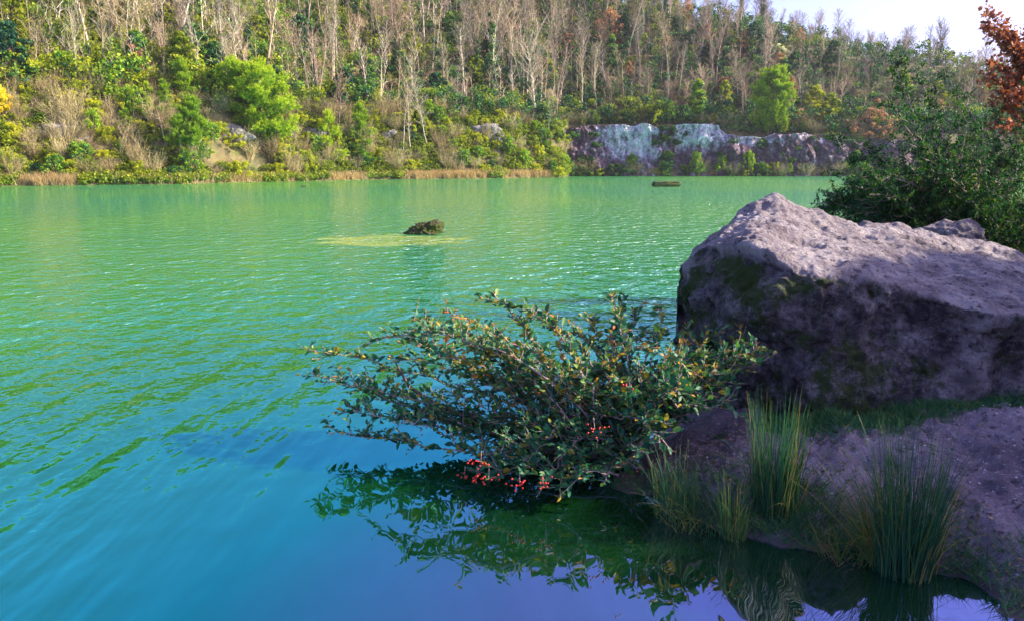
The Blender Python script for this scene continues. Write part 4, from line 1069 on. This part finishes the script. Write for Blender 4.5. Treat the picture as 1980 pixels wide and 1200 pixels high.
def bez(p0, p1, p2, n):
    t = np.linspace(0, 1, n)[:, None]
    return (1 - t) ** 2 * p0 + 2 * t * (1 - t) * p1 + t ** 2 * p2
def berry_bush():
    r = np.random.default_rng(700)
    root = thing('berry_bush', 'sprawling broadleaved bush with red berries overhanging the water in the foreground', 'bush', (0, 0, 0))
    tips = [ # px, py, depth
        (592, 721, 6.2), (600, 678, 6.4), (636, 828, 6.0), (655, 790, 6.1), (660, 740, 6.3), (700, 660, 6.3), (715, 800, 5.8), (740, 650, 6.5), (800, 615, 6.4), (812, 632, 6.2), (850, 600, 6.6), (880, 660, 6.0), (765, 700, 6.0), (840, 690, 5.8),
        (925, 575, 6.5), (950, 570, 6.4), (990, 610, 6.2), (960, 650, 5.9), (1020, 600, 6.3), (1070, 612, 6.0), (1080, 640, 5.7), (1110, 640, 6.4), (1150, 610, 6.7), (1172, 570, 6.6), (1210, 575, 6.9), (1240, 590, 6.7), (1280, 585, 6.5),
        (1180, 650, 6.2), (1250, 640, 6.2), (1300, 630, 6.0), (1335, 625, 6.1), (1240, 670, 5.7), (1290, 690, 5.6), (1350, 690, 5.8), (1400, 700, 5.8), (1440, 690, 5.7), (1492, 684, 5.7), (1460, 715, 5.5), (1380, 640, 6.2), (1370, 760, 5.3), (1330, 790, 5.2), (1290, 760, 5.2), (1240, 760, 5.1), (1200, 730, 5.4), (1340, 740, 5.6), (1160, 700, 5.6),
        (905, 915, 5.3), (930, 885, 5.3), (960, 930, 5.1), (1000, 930, 5.0), (1040, 950, 4.95), (1080, 965, 4.9), (1120, 930, 4.9), (1165, 940, 4.95), (1010, 890, 5.1), (1080, 890, 5.0), (970, 870, 5.3), (1200, 900, 5.1), (1150, 860, 5.1), (1060, 830, 5.2), (1000, 830, 5.4), (940, 820, 5.6),
        (870, 760, 5.8), (900, 720, 5.9), (850, 815, 5.9), (780, 800, 6.0), (740, 770, 6.1), (960, 740, 5.7), (1000, 700, 5.8), (1060, 720, 5.5), (820, 760, 6.2), (930, 680, 6.1), (1500, 655, 6.2), (1420, 740, 5.4), (1460, 700, 5.5), (1400, 780, 5.2), (1380, 720, 5.4), (1480, 670, 5.6), (1320, 700, 5.4), (1350, 780, 5.1), (1300, 820, 5.0), (1280, 860, 4.9), (1250, 820, 5.0), (1240, 880, 4.9), (1430, 770, 5.3), (1310, 760, 5.0)]
    mst, mlf, myo = MB(), MB(), MB()
    base = np.array([at_level(1175, 880, .05), at_level(1120, 860, .02), at_level(1210, 900, .08)])
    allp = []
    for k, (px, py, d) in enumerate(tips):
        tip = at_depth(px, py, d)
        b = base[k % 3] + r.normal(size=3) * [.12, .12, .02]
        mid = (b + tip) / 2; span = np.linalg.norm(tip - b)
        low = tip[2] < .45
        mid = mid + np.array([0, 0, (.22 if not low else .30) * span]) + r.normal(size=3) * .07 * span
        if tip[0] < -.3 and tip[2] < .6: mid[2] = max(.12, tip[2] * .45)
        n = 16
        P = bez(b, mid, tip, n); P += r.normal(size=P.shape) * .012
        P[:, 2] = np.maximum(P[:, 2], .03)
        mst.tube(P, np.linspace(.010, .0018, n) * (1.3 if k % 5 == 0 else 1), 5)
        s0 = .25 if span > .8 else .1
        allp.append((P, s0))
    def leafy(P, f0, tipy, dens=42, size=.06):
        seg = np.linalg.norm(np.diff(P, axis=0), axis=1); s = np.concatenate([[0], np.cumsum(seg)]); L = s[-1]
        m_ = max(3, int(L * (1 - f0) * dens))
        q = np.linspace(f0 * L, L, m_)
        C = np.stack([np.interp(q, s, P[:, i]) for i in range(3)], -1)
        Tg = unit(np.stack([np.interp(q, s[1:], np.diff(P, axis=0)[:, i] / seg) for i in range(3)], -1))
        side = unit(np.cross(Tg, [0, 0, 1]) + 1e-6)
        sgn = np.where(np.arange(m_) % 2 == 0, 1, -1)[:, None]
        D = unit(Tg * .75 + side * sgn * .8 + r.normal(size=(m_, 3)) * .32 + [0, 0, .15])
        Nn = unit(np.array([0, 0, 1]) * .8 + r.normal(size=(m_, 3)) * .55)
        ft = np.linspace(0, 1, m_)
        sz = size * r.uniform(.5, 1.4, m_) * (1 - .45 * ft ** 3)
        ti = np.clip(r.normal(.30, .16, m_) + (tipy * ft ** 1.5) * r.uniform(.3, 1.1, m_), 0, 1)
        leaf_shapes(mlf, C, D, Nn, sz, sz * .55, ti, r)
    for P, s0 in allp:
        L = np.linalg.norm(np.diff(P, axis=0), axis=1).sum()
        tz = P[-1][2]; yy = .46 if tz > .75 else .2 if tz > .45 else 0.0
        yy *= r.uniform(.2, 1.6)
        if P[-1][0] < -.35 and tz > .55: yy += .25
        hi = .45 if tz > .95 else 1.0
        leafy(P, s0 + .12, yy, 42)
        for j in range(int(L * 20)):
            f = r.uniform(s0, .97); i = min(int(f * 15), 14)
            q = P[i] + (P[i + 1] - P[i]) * r.uniform()
            d = unit(unit(P[i + 1] - P[i]) * .55 + r.normal(size=3) * [.7, .7, .5] + [0, 0, .3])
            Ls = r.uniform(.06, .32) * (1.1 - f * .5) * hi
            Q = path(q, d, Ls, 4, .12, r, .05); Q[:, 2] = np.maximum(Q[:, 2], .025)
            mst.tube(Q, np.linspace(.0045, .0015, 5), 3)
            leafy(Q, .1, yy * r.uniform(.3, 1.3), 46, .062)
    mst.build('stems', M['stem'], root); mlf.build('foliage', M['bush_leaf'], root)
    # thick crooked bough low over the water
    mbg = MB(); B = np.array([at_level(1010, 850, .06), at_depth(905, 800, 6.0), at_depth(880, 798, 6.1), at_depth(830, 775, 6.2), at_depth(790, 745, 6.2), at_depth(765, 700, 6.2)])
    mbg.tube(B, [.03, .028, .026, .02, .014, .006], 7)
    mbg.build('bough', M['stem'], root)
    # berry clusters
    mb1 = MB(); rr = .0075
    th = np.arange(8) * math.pi / 4
    V = [[0, 0, rr]] + [[math.cos(t) * rr * math.sin(ph), math.sin(t) * rr * math.sin(ph), math.cos(ph) * rr] for ph in (math.pi * .28, math.pi * .5, math.pi * .72) for t in th] + [[0, 0, -rr]]
    F3 = [(0, 1 + i, 1 + (i + 1) % 8) for i in range(8)] + [(25, 17 + (i + 1) % 8, 17 + i) for i in range(8)]
    F4 = [(1 + a * 8 + i, 9 + a * 8 + i, 9 + a * 8 + (i + 1) % 8, 1 + a * 8 + (i + 1) % 8) for a in (0, 1) for i in range(8)]
    mb1.add(V, F3=F3, F4=F4, tint=.5); bm_ = mb1.data('berry', M['berry'], True)
    for ci, (px, py, d, nb, rad) in enumerate([(930, 893, 5.1, 20, .035), (922, 925, 5.05, 14, .03), (945, 925, 5.0, 10, .03), (1005, 936, 4.85, 16, .032), (1050, 935, 4.8, 12, .03), (1150, 829, 4.95, 14, .032), (825, 829, 5.8, 7, .03), (1218, 748, 5.0, 6, .02), (898, 923, 5.2, 9, .025)]):
        c = at_depth(px, py, d); mbb = MB()
        mbb.tube([c + [0, .08, .05], c + [0, .03, .02], c], [.003, .002, .002], 4)
        cl = mbb.build('berry_cluster', M['stem'], root)
        for _ in range(int(nb * .8)):
            o_ = link('berry', bm_, cl); o_.location = tuple(c + r.normal(size=3) * rad * .75 * [1.3, 1, .8]); o_.scale = (r.uniform(.8, 1.15),) * 3
berry_bush()

M['rush'] = leaf_mat('rush_blade', [(0, (.012, .085, .050)), (.4, (.035, .17, .055)), (.7, (.13, .21, .03)), (1, (.52, .34, .08))], .2, .5, .4, .1)
M['straw_near'] = leaf_mat('withered_blade', [(0, (.06, .035, .02)), (.5, (.20, .12, .055)), (1, (.42, .28, .12))], .2, .6, .3, 0)
def blades(mb, n, base, rad, H, spread, r, w=.0035, tint=.35, tipt=.0, droop=.15, hv=.35, lean=(0, 0)):
    k = 7
    a = r.uniform(0, 6.28, n); q = rad * np.sqrt(r.uniform(0, 1, n))
    P0 = np.array(base) + np.stack([np.cos(a) * q, np.sin(a) * q, np.zeros(n)], -1)
    a2 = a + r.normal(size=n) * .8; lean_ = spread * r.uniform(.1, 1, n)
    D = np.stack([np.cos(a2) * lean_ + lean[0], np.sin(a2) * lean_ + lean[1], np.ones(n)], -1); D = unit(D)
    L = H * (1 - hv * r.uniform(0, 1, n) ** .9)
    t = np.linspace(0, 1, k)
    dr = droop * r.uniform(0, 1, n) ** 2 + (r.uniform(0, 1, n) < .07) * r.uniform(.2, .6, n)
    C = P0[:, None] + D[:, None] * (L[:, None] * t)[..., None]
    C[..., 0] += (np.cos(a2) * dr * L)[:, None] * t ** 2.5; C[..., 1] += (np.sin(a2) * dr * L)[:, None] * t ** 2.5; C[..., 2] -= (dr * L)[:, None] * t ** 3 * .7
    s = unit(np.cross(D, rdir(n, r)))
    ww = w * (1 - t ** 2 * .85)[None, :, None] * r.uniform(.7, 1.3, n)[:, None, None]
    s2 = unit(np.cross(D, s))
    ring = np.stack([C + s[:, None] * ww, C - s[:, None] * ww * .5 + s2[:, None] * ww * .86, C - s[:, None] * ww * .5 - s2[:, None] * ww * .86], 2)  # n,k,3,3
    V = ring.reshape(-1, 3)
    b = (np.arange(n)[:, None, None] * k + np.arange(k - 1)[None, :, None]) * 3; j = np.arange(3)[None, None, :]; jj = (j + 1) % 3
    F = np.stack([b + j, b + jj, b + 3 + jj, b + 3 + j], -1).reshape(-1, 4)
    ti = np.clip(tint + r.normal(size=n)[:, None] * .14 + tipt * t[None, :] ** 3 * r.uniform(.2, 1, n)[:, None], 0, 1)
    mb.add(V, F4=F, tint=np.repeat(ti[..., None], 3, 2).ravel())
def near_at(px, py):
    # foot of a plant on the near ground
    r_ = ray(px, py); d = np.arange(2.5, 12, .01); X = r_[0] / r_[1] * d; Z = CAM_H + r_[2] / r_[1] * d
    g = np.maximum(near_z(X, d), -.02); k = np.argmax(Z < g)
    return np.array([X[k], d[k], g[k]])
def rush(px, py, yt, n, rad, spread, label, dry=.3, seed=1, name='rush_clump', tint=.24, droop=.32, lean=(0, 0), w=.0025, straw=0, srad=1.0):
    r = np.random.default_rng(seed); p = near_at(px, py); H = at_depth(px, yt, p[1])[2] - p[2]
    root = thing(name, label, 'rushes' if 'rush' in name else 'grass', tuple(p))
    mb = MB(); blades(mb, n, (0, 0, -.03), rad, H, spread, r, w, tint, .3, droop, .72, lean)
    mb.build('green_blades', M['rush'], root)
    if dry:
        mb = MB(); blades(mb, int(n * dry * .6), (0, 0, -.03), rad * 1.1 * srad, H * .92, spread * 1.5, r, w * .8, .70, .2, droop * 1.6, .6, lean); mb.build('dry_blades', M['rush'] if not straw else M['straw_near'], root)
    return root
rush(1745, 1105, 780, 480, .15, .16, 'largest clump of tall green rushes at the water edge in the right foreground', .3, 801)
rush(1497, 985, 735, 330, .13, .18, 'tall rush clump with straw coloured tips standing before the boulder foot', .4, 802, droop=.1)
rush(1415, 1045, 885, 90, .07, .2, 'yellowish green rush clump in the shallows between bush and large clump', .3, 803, tint=.5)
rush(1300, 1000, 830, 110, .11, .22, 'dark green rushes at the right foot of the berry bush', .3, 804)
rush(1640, 1070, 985, 260, .18, .7, 'low arching grass tussock left of the largest rush clump', .8, 805, name='grass_tussock', tint=.55, droop=.55, straw=1)
rush(1560, 985, 900, 140, .18, .5, 'small green grass tussock on the mud behind the yellowish rushes', .4, 806, name='grass_tussock', tint=.35, droop=.4)
rush(1360, 1010, 900, 150, .22, .5, 'ragged grass tussock in the dark water edge below the bush', .6, 807, name='grass_tussock', tint=.45, droop=.5)
rush(1705, 1080, 830, 90, .08, .3, 'thin reddish tipped grass leaning left out of the largest rush clump', 1.0, 808, name='grass_tussock', tint=.8, droop=.3, lean=(-.25, 0), straw=0)
def withered():
    r = np.random.default_rng(820)
    root = thing('withered_grass', 'mass of brown withered grass inside the berry bush', 'grass', tuple(at_level(1130, 870, .0)))
    mb = MB(); blades(mb, 900, (0, 0, 0), .42, .85, .45, r, .002, .4, .0, .5, .5); mb.build('blades', M['straw_near'], root)
withered()
def foot_grass():
    r = np.random.default_rng(830); mb = MB()
    n = 0
    C = []
    for _ in range(16000):
        px = r.uniform(1480, 2000); yb = np.interp(px, [1480, 1600, 1760, 1860, 2000], [790, 808, 803, 790, 775])
        py = yb + r.normal() * 11 + 4
        C.append((px, py))
    for _ in range(700): C.append((r.uniform(1840, 2000), r.uniform(1060, 1150)))
    for _ in range(9000):
        px = r.uniform(1120, 1900); C.append((px, np.interp(px, [1120, 1270, 1400, 1560, 1700, 1900], [925, 955, 985, 1010, 1050, 1110]) + r.normal() * 26 - 8))
    C = np.array(C); C = C[(C[:, 0] < 1990)]
    # world points on the ground
    P = []
    for px, py in C:
        p = at_level(px, py, .38 if py < 900 else .12); P.append(p)
    P = np.array(P); P[:, 2] = near_z(P[:, 0], P[:, 1]); keep = P[:, 2] > .0; P = P[keep]; n = len(P)
    a = r.uniform(0, 6.28, n); D = unit(np.stack([np.cos(a) * .9, np.sin(a) * .9, r.uniform(.4, 1.3, n)], -1))
    V, F = spikes(P - [0, 0, .005], D, r.uniform(.03, .11, n) * np.where(P[:, 1] < 5.3, 1.5, 1), .006, r)
    mb.add(V, F3=F, tint=np.repeat(np.clip(.35 + r.normal(size=n) * .2, 0, 1), 3))
    tag(mb.build('short_grass', M['rush']), 'short green grass at the boulder foot and along the muddy water edge', 'grass', kind='stuff')
foot_grass()

def litter():
    r = np.random.default_rng(840)
    for nm, n, sz, stops, lab in (('leaf_litter', 16000, .012, [(0, (.05, .03, .02)), (.5, (.16, .10, .06)), (1, (.34, .24, .15))], 'fallen leaves and bits of stalk scattered over the damp mud'),
                                  ('gravel', 18000, .008, [(0, (.08, .06, .08)), (.6, (.26, .22, .25)), (1, (.55, .50, .52))], 'small chalk pebbles and crumbs scattered over the damp mud')):
        x = r.uniform(.6, 6.5, n); y = r.uniform(3.4, 7.5, n)
        k = fbm(x * 1.6, y * 1.6, 0, 3, 50 if nm == 'gravel' else 60) > r.uniform(-.7, .6, n)
        x, y = x[k], y[k]; z = near_z(x, y); k = z > .01; x, y, z = x[k], y[k], z[k]; n = len(x)
        s_ = sz * r.uniform(.4, 1.6, n); mb = MB()
        P = np.stack([x, y, z + s_ * .25], -1)
        if nm == 'leaf_litter':
            V, F = quads(P, unit(r.normal(size=(n, 3)) * .5 + [0, 0, 1]), s_ * 1.3, .5, r); mb.add(V, F4=F, tint=np.repeat(r.uniform(0, 1, n), 4))
        else:
            d = np.array([[1, 0, 0], [-.5, .87, 0], [-.5, -.87, 0], [0, 0, .8]]); a = r.uniform(0, 6.28, n); co, si = np.cos(a), np.sin(a)
            V = np.stack([d[None, :, 0] * co[:, None] - d[None, :, 1] * si[:, None], d[None, :, 0] * si[:, None] + d[None, :, 1] * co[:, None], np.broadcast_to(d[None, :, 2], (n, 4))], -1) * s_[:, None, None] * r.uniform(.6, 1.3, (n, 4, 1)) + P[:, None] - [0, 0, .002]
            b = np.arange(n)[:, None] * 4; mb.add(V.reshape(-1, 3), F3=np.concatenate([b + [0, 1, 3], b + [1, 2, 3], b + [2, 0, 3]]), tint=np.repeat(r.uniform(0, 1, n), 4))
        tag(mb.build(nm, leaf_mat(nm + '_mat', stops, 0.0, .9, .2, 0)), lab, kind='stuff')
litter()

# arching evergreen shrub behind the boulder
M['shrub_leaf'] = leaf_mat('small_leaf', [(0, (.004, .035, .018)), (.4, (.012, .07, .022)), (.7, (.06, .14, .012)), (1, (.34, .34, .02))], .35, .6, .2, 0, 1.4)
def arching_shrub():
    r = np.random.default_rng(900)
    root = thing('arching_shrub', 'dense dark green small leaved shrub with long arching shoots behind the boulder', 'shrub', (0, 0, 0))
    ms, ml = MB(), MB()
    base = at_depth(1880, 520, 11.6); base[2] = .35
    tips = [(1580, 398, 11.2), (1565, 396, 11), (1600, 320, 11.4), (1592, 370, 11.2), (1640, 345, 11), (1650, 292, 11.5), (1585, 258, 12), (1600, 250, 11.8), (1705, 60, 12.2), (1760, 80, 12.5), (1700, 170, 11.6), (1740, 230, 11.2), (1655, 385, 10.6), (1640, 420, 10.4), (1690, 440, 10.2),
            (1720, 320, 10.6), (1780, 200, 11.6), (1812, 130, 12), (1850, 200, 11.6), (1850, 170, 12.2), (1760, 280, 10.6), (1800, 330, 10.2), (1870, 260, 10.6), (1900, 300, 10.2), (1950, 260, 10.6), (1990, 240, 10.8), (1940, 350, 10.0), (1985, 400, 9.8), (1890, 400, 10.0), (1820, 410, 10.2), (1760, 400, 10.4),
            (1622, 405, 10.8), (1660, 360, 10.9), (1670, 400, 10.5), (1700, 350, 10.7), (1640, 375, 11.2), (1700, 300, 11.2), (1730, 420, 10.2), (1650, 430, 10.6), (1700, 460, 10.3), (1780, 440, 10.1), (2050, 200, 11), (2080, 330, 10.5), (1930, 200, 12), (1960, 480, 10.4), (1910, 450, 10.2), (1995, 150, 12), (1720, 120, 12.3), (1690, 250, 11.7), (1770, 130, 12.6), (2100, 150, 12), (2150, 300, 11.5), (1840, 350, 12.5), (1740, 380, 12), (1790, 250, 13), (1900, 250, 13), (1980, 330, 12.5), (1690, 400, 11.5), (1615, 440, 10.9)]
    for _ in range(46):
        qx = r.uniform(1640, 2050); tips.append((qx, r.uniform(np.interp(qx, [1640, 1760, 1900, 2050], [350, 255, 225, 230]), 470), r.uniform(10, 12.6)))
    def leafy(P, f0, size, dens, bright):
        seg = np.linalg.norm(np.diff(P, axis=0), axis=1); s = np.concatenate([[0], np.cumsum(seg)]); L = s[-1]
        m_ = max(3, int(L * (1 - f0) * dens)); q = np.linspace(f0 * L, L, m_)
        C = np.stack([np.interp(q, s, P[:, i]) for i in range(3)], -1)
        D = unit(r.normal(size=(m_, 3)) + unit(P[-1] - P[0]) * .5)
        Nn = unit(r.normal(size=(m_, 3)) * .8 + [0, 0, .6]); sz = size * r.uniform(.6, 1.3, m_)
        leaf_shapes(ml, C, D, Nn, sz, sz * .5, np.clip(r.normal(bright, .12, m_), 0, 1), r)
    for k, (px, py, d) in enumerate(tips):
        tip = at_depth(px, py, d); b = base + r.normal(size=3) * [.5, .35, .02]
        span = np.linalg.norm(tip - b); horiz = abs(tip[0] - b[0]) + abs(tip[1] - b[1])
        mid = (b + tip) / 2 + [0, 0, .22 * horiz] + r.normal(size=3) * .1
        n = 18; P = bez(b, mid, tip, n) + r.normal(size=(n, 3)) * .02
        ms.tube(P, np.linspace(.022, .003, n), 4)
        leafy(P, .35, .034, 60 if tip[2] < 2.2 else 34, .5)
        for j in range(int(span * (22 if tip[2] < 2.0 else 13))):
            f = r.uniform(.12, .96); i = min(int(f * 17), 16); q = P[i]
            Ls = r.uniform(.08, .62) * (1.15 - f) * (1 if tip[2] < 2.0 else .9 if tip[2] < 2.6 else .5)
            dd = unit(P[i + 1] - P[i] + 0)
            Q = path(q, unit(dd * .7 + r.normal(size=3) * .8 + [0, 0, .1]), Ls + .1, 5, .16, r, .0)
            ms.tube(Q, np.linspace(.007, .0016, 6), 3)
            br = .30 + .14 * r.uniform() + (.2 if r.uniform() < .15 else 0)
            leafy(Q, .05, .042, 75, br)
            for _ in range(3):
                i2 = r.integers(1, 5); Q2 = path(Q[i2], unit(r.normal(size=3) + [0, 0, .2]), Ls * .4 + .06, 3, .2, r)
                leafy(Q2, .0, .040, 75, br)
    ms.build('stems', M['stem'], root); ml.build('foliage', M['shrub_leaf'], root)
arching_shrub()
# oak sapling keeping its russet leaves, right edge
M['oak_leaf'] = leaf_mat('withered_oak_leaf', [(0, (.09, .03, .025)), (.5, (.27, .08, .045)), (1, (.46, .18, .08))], .35, .5, .4, 0, 1.3)
def oak():
    r = np.random.default_rng(910)
    base = at_depth(2010, 480, 13.5); base[2] = .5
    root = thing('oak_sapling', 'young oak with withered russet leaves rising behind the arching shrub at the right edge', 'tree', tuple(base))
    ms, ml = MB(), MB()
    P = bez(np.zeros(3), np.array([.1, 0, 2.4]), at_depth(1975, 120, 13.3) - base, 14); ms.tube(P, np.linspace(.06, .012, 14), 6)
    for k, (px, py, d) in enumerate([(1916, 20, 13.3), (1925, 60, 13.2), (1902, 52, 13.4), (1912, 120, 13.1), (1905, 150, 13), (1960, 70, 13.2), (1985, 110, 13), (1930, 175, 13), (1975, 175, 12.8), (1950, 150, 13.5), (2030, 100, 13.2), (2060, 160, 13), (1925, 240, 12.9), (1975, 250, 12.7), (2000, 210, 13), (1920, 205, 13.3), (1958, 205, 12.9), (1990, 60, 13.4), (1950, 250, 12.6)]):
        tip = at_depth(px, py, d) - base; f = np.clip(tip[2] / P[-1][2] * .7, .1, .95); i = int(f * 13)
        Q = bez(P[i], (P[i] + tip) / 2 + [0, 0, .15], tip, 9); ms.tube(Q, np.linspace(.016, .003, 9), 4)
        for j in range(2, 9):
            for _ in range(5):
                Q2 = path(Q[j] - (Q[j] - Q[j - 1]) * r.uniform(), unit(r.normal(size=3) + unit(Q[-1] - Q[0]) * .8), r.uniform(.08, .28), 3, .2, r)
                ms.tube(Q2, [.004, .003, .002, .0015], 3)
                m_ = 7; C = Q2[r.integers(0, 4, m_)] + r.normal(size=(m_, 3)) * .02
                sz = r.uniform(.05, .10, m_)
                leaf_shapes(ml, C, rdir(m_, r), rdir(m_, r), sz, sz * .62, np.clip(r.normal(.5, .2, m_), 0, 1), r, .35)
    ms.build('stems', M['dark_bark'], root); ml.build('foliage', M['oak_leaf'], root)
oak()
# trees on the near bank to the right that shade the foreground
for k, (x, y, H, wd) in enumerate([(12, 6.0, 5.0, 5), (12.5, 9.0, 3.8, 4), (15, 3.2, 6, 5), (11.5, 3.4, 5.2, 5), (18, 7, 7, 6)]):
    me = round_tree_meshes(950 + k, H, wd, n=130, per=110, size=.13, leaf='evergreen', lo=.02, crad=.6)
    put('evergreen_tree', me, ['dark evergreen on the near bank beyond the boulder', 'low evergreen beside the end of the boulder', 'tall evergreen on the near bank behind the path', 'evergreen nearest the water on the right bank', 'tallest evergreen on the right bank'][k], 'tree', (x, y, float(near_z(np.array([x]), np.array([y]))[0])), None, 0.0)
# thin morning haze filling the quarry basin
mb = MB(); X0, X1, Y0, Y1, Z0, Z1 = -400, 400, -400, 400, -4, 72
mb.add([(x, y, z) for z in (Z0, Z1) for y in (Y0, Y1) for x in (X0, X1)], F4=[(0, 2, 3, 1), (4, 5, 7, 6), (0, 1, 5, 4), (2, 6, 7, 3), (0, 4, 6, 2), (1, 3, 7, 5)])
m, ns, ls = new_mat('haze_air'); pv = N(ns, 'ShaderNodeVolumePrincipled'); pv.inputs['Color'].default_value = (.90, .92, 1, 1); pv.inputs['Density'].default_value = .00017; pv.inputs['Anisotropy'].default_value = .3
o = N(ns, 'ShaderNodeOutputMaterial'); ls.new(pv.outputs[0], o.inputs['Volume'])
tag(mb.build('haze', m), kind='stuff')
for o_ in S.objects:
    if o_.parent is None and len(o_.get('label', '').replace(',', '').split()) > 16: print('LONG', o_.name, o_['label'])
print('COUNTS', CNT, 'objects', len(S.objects))
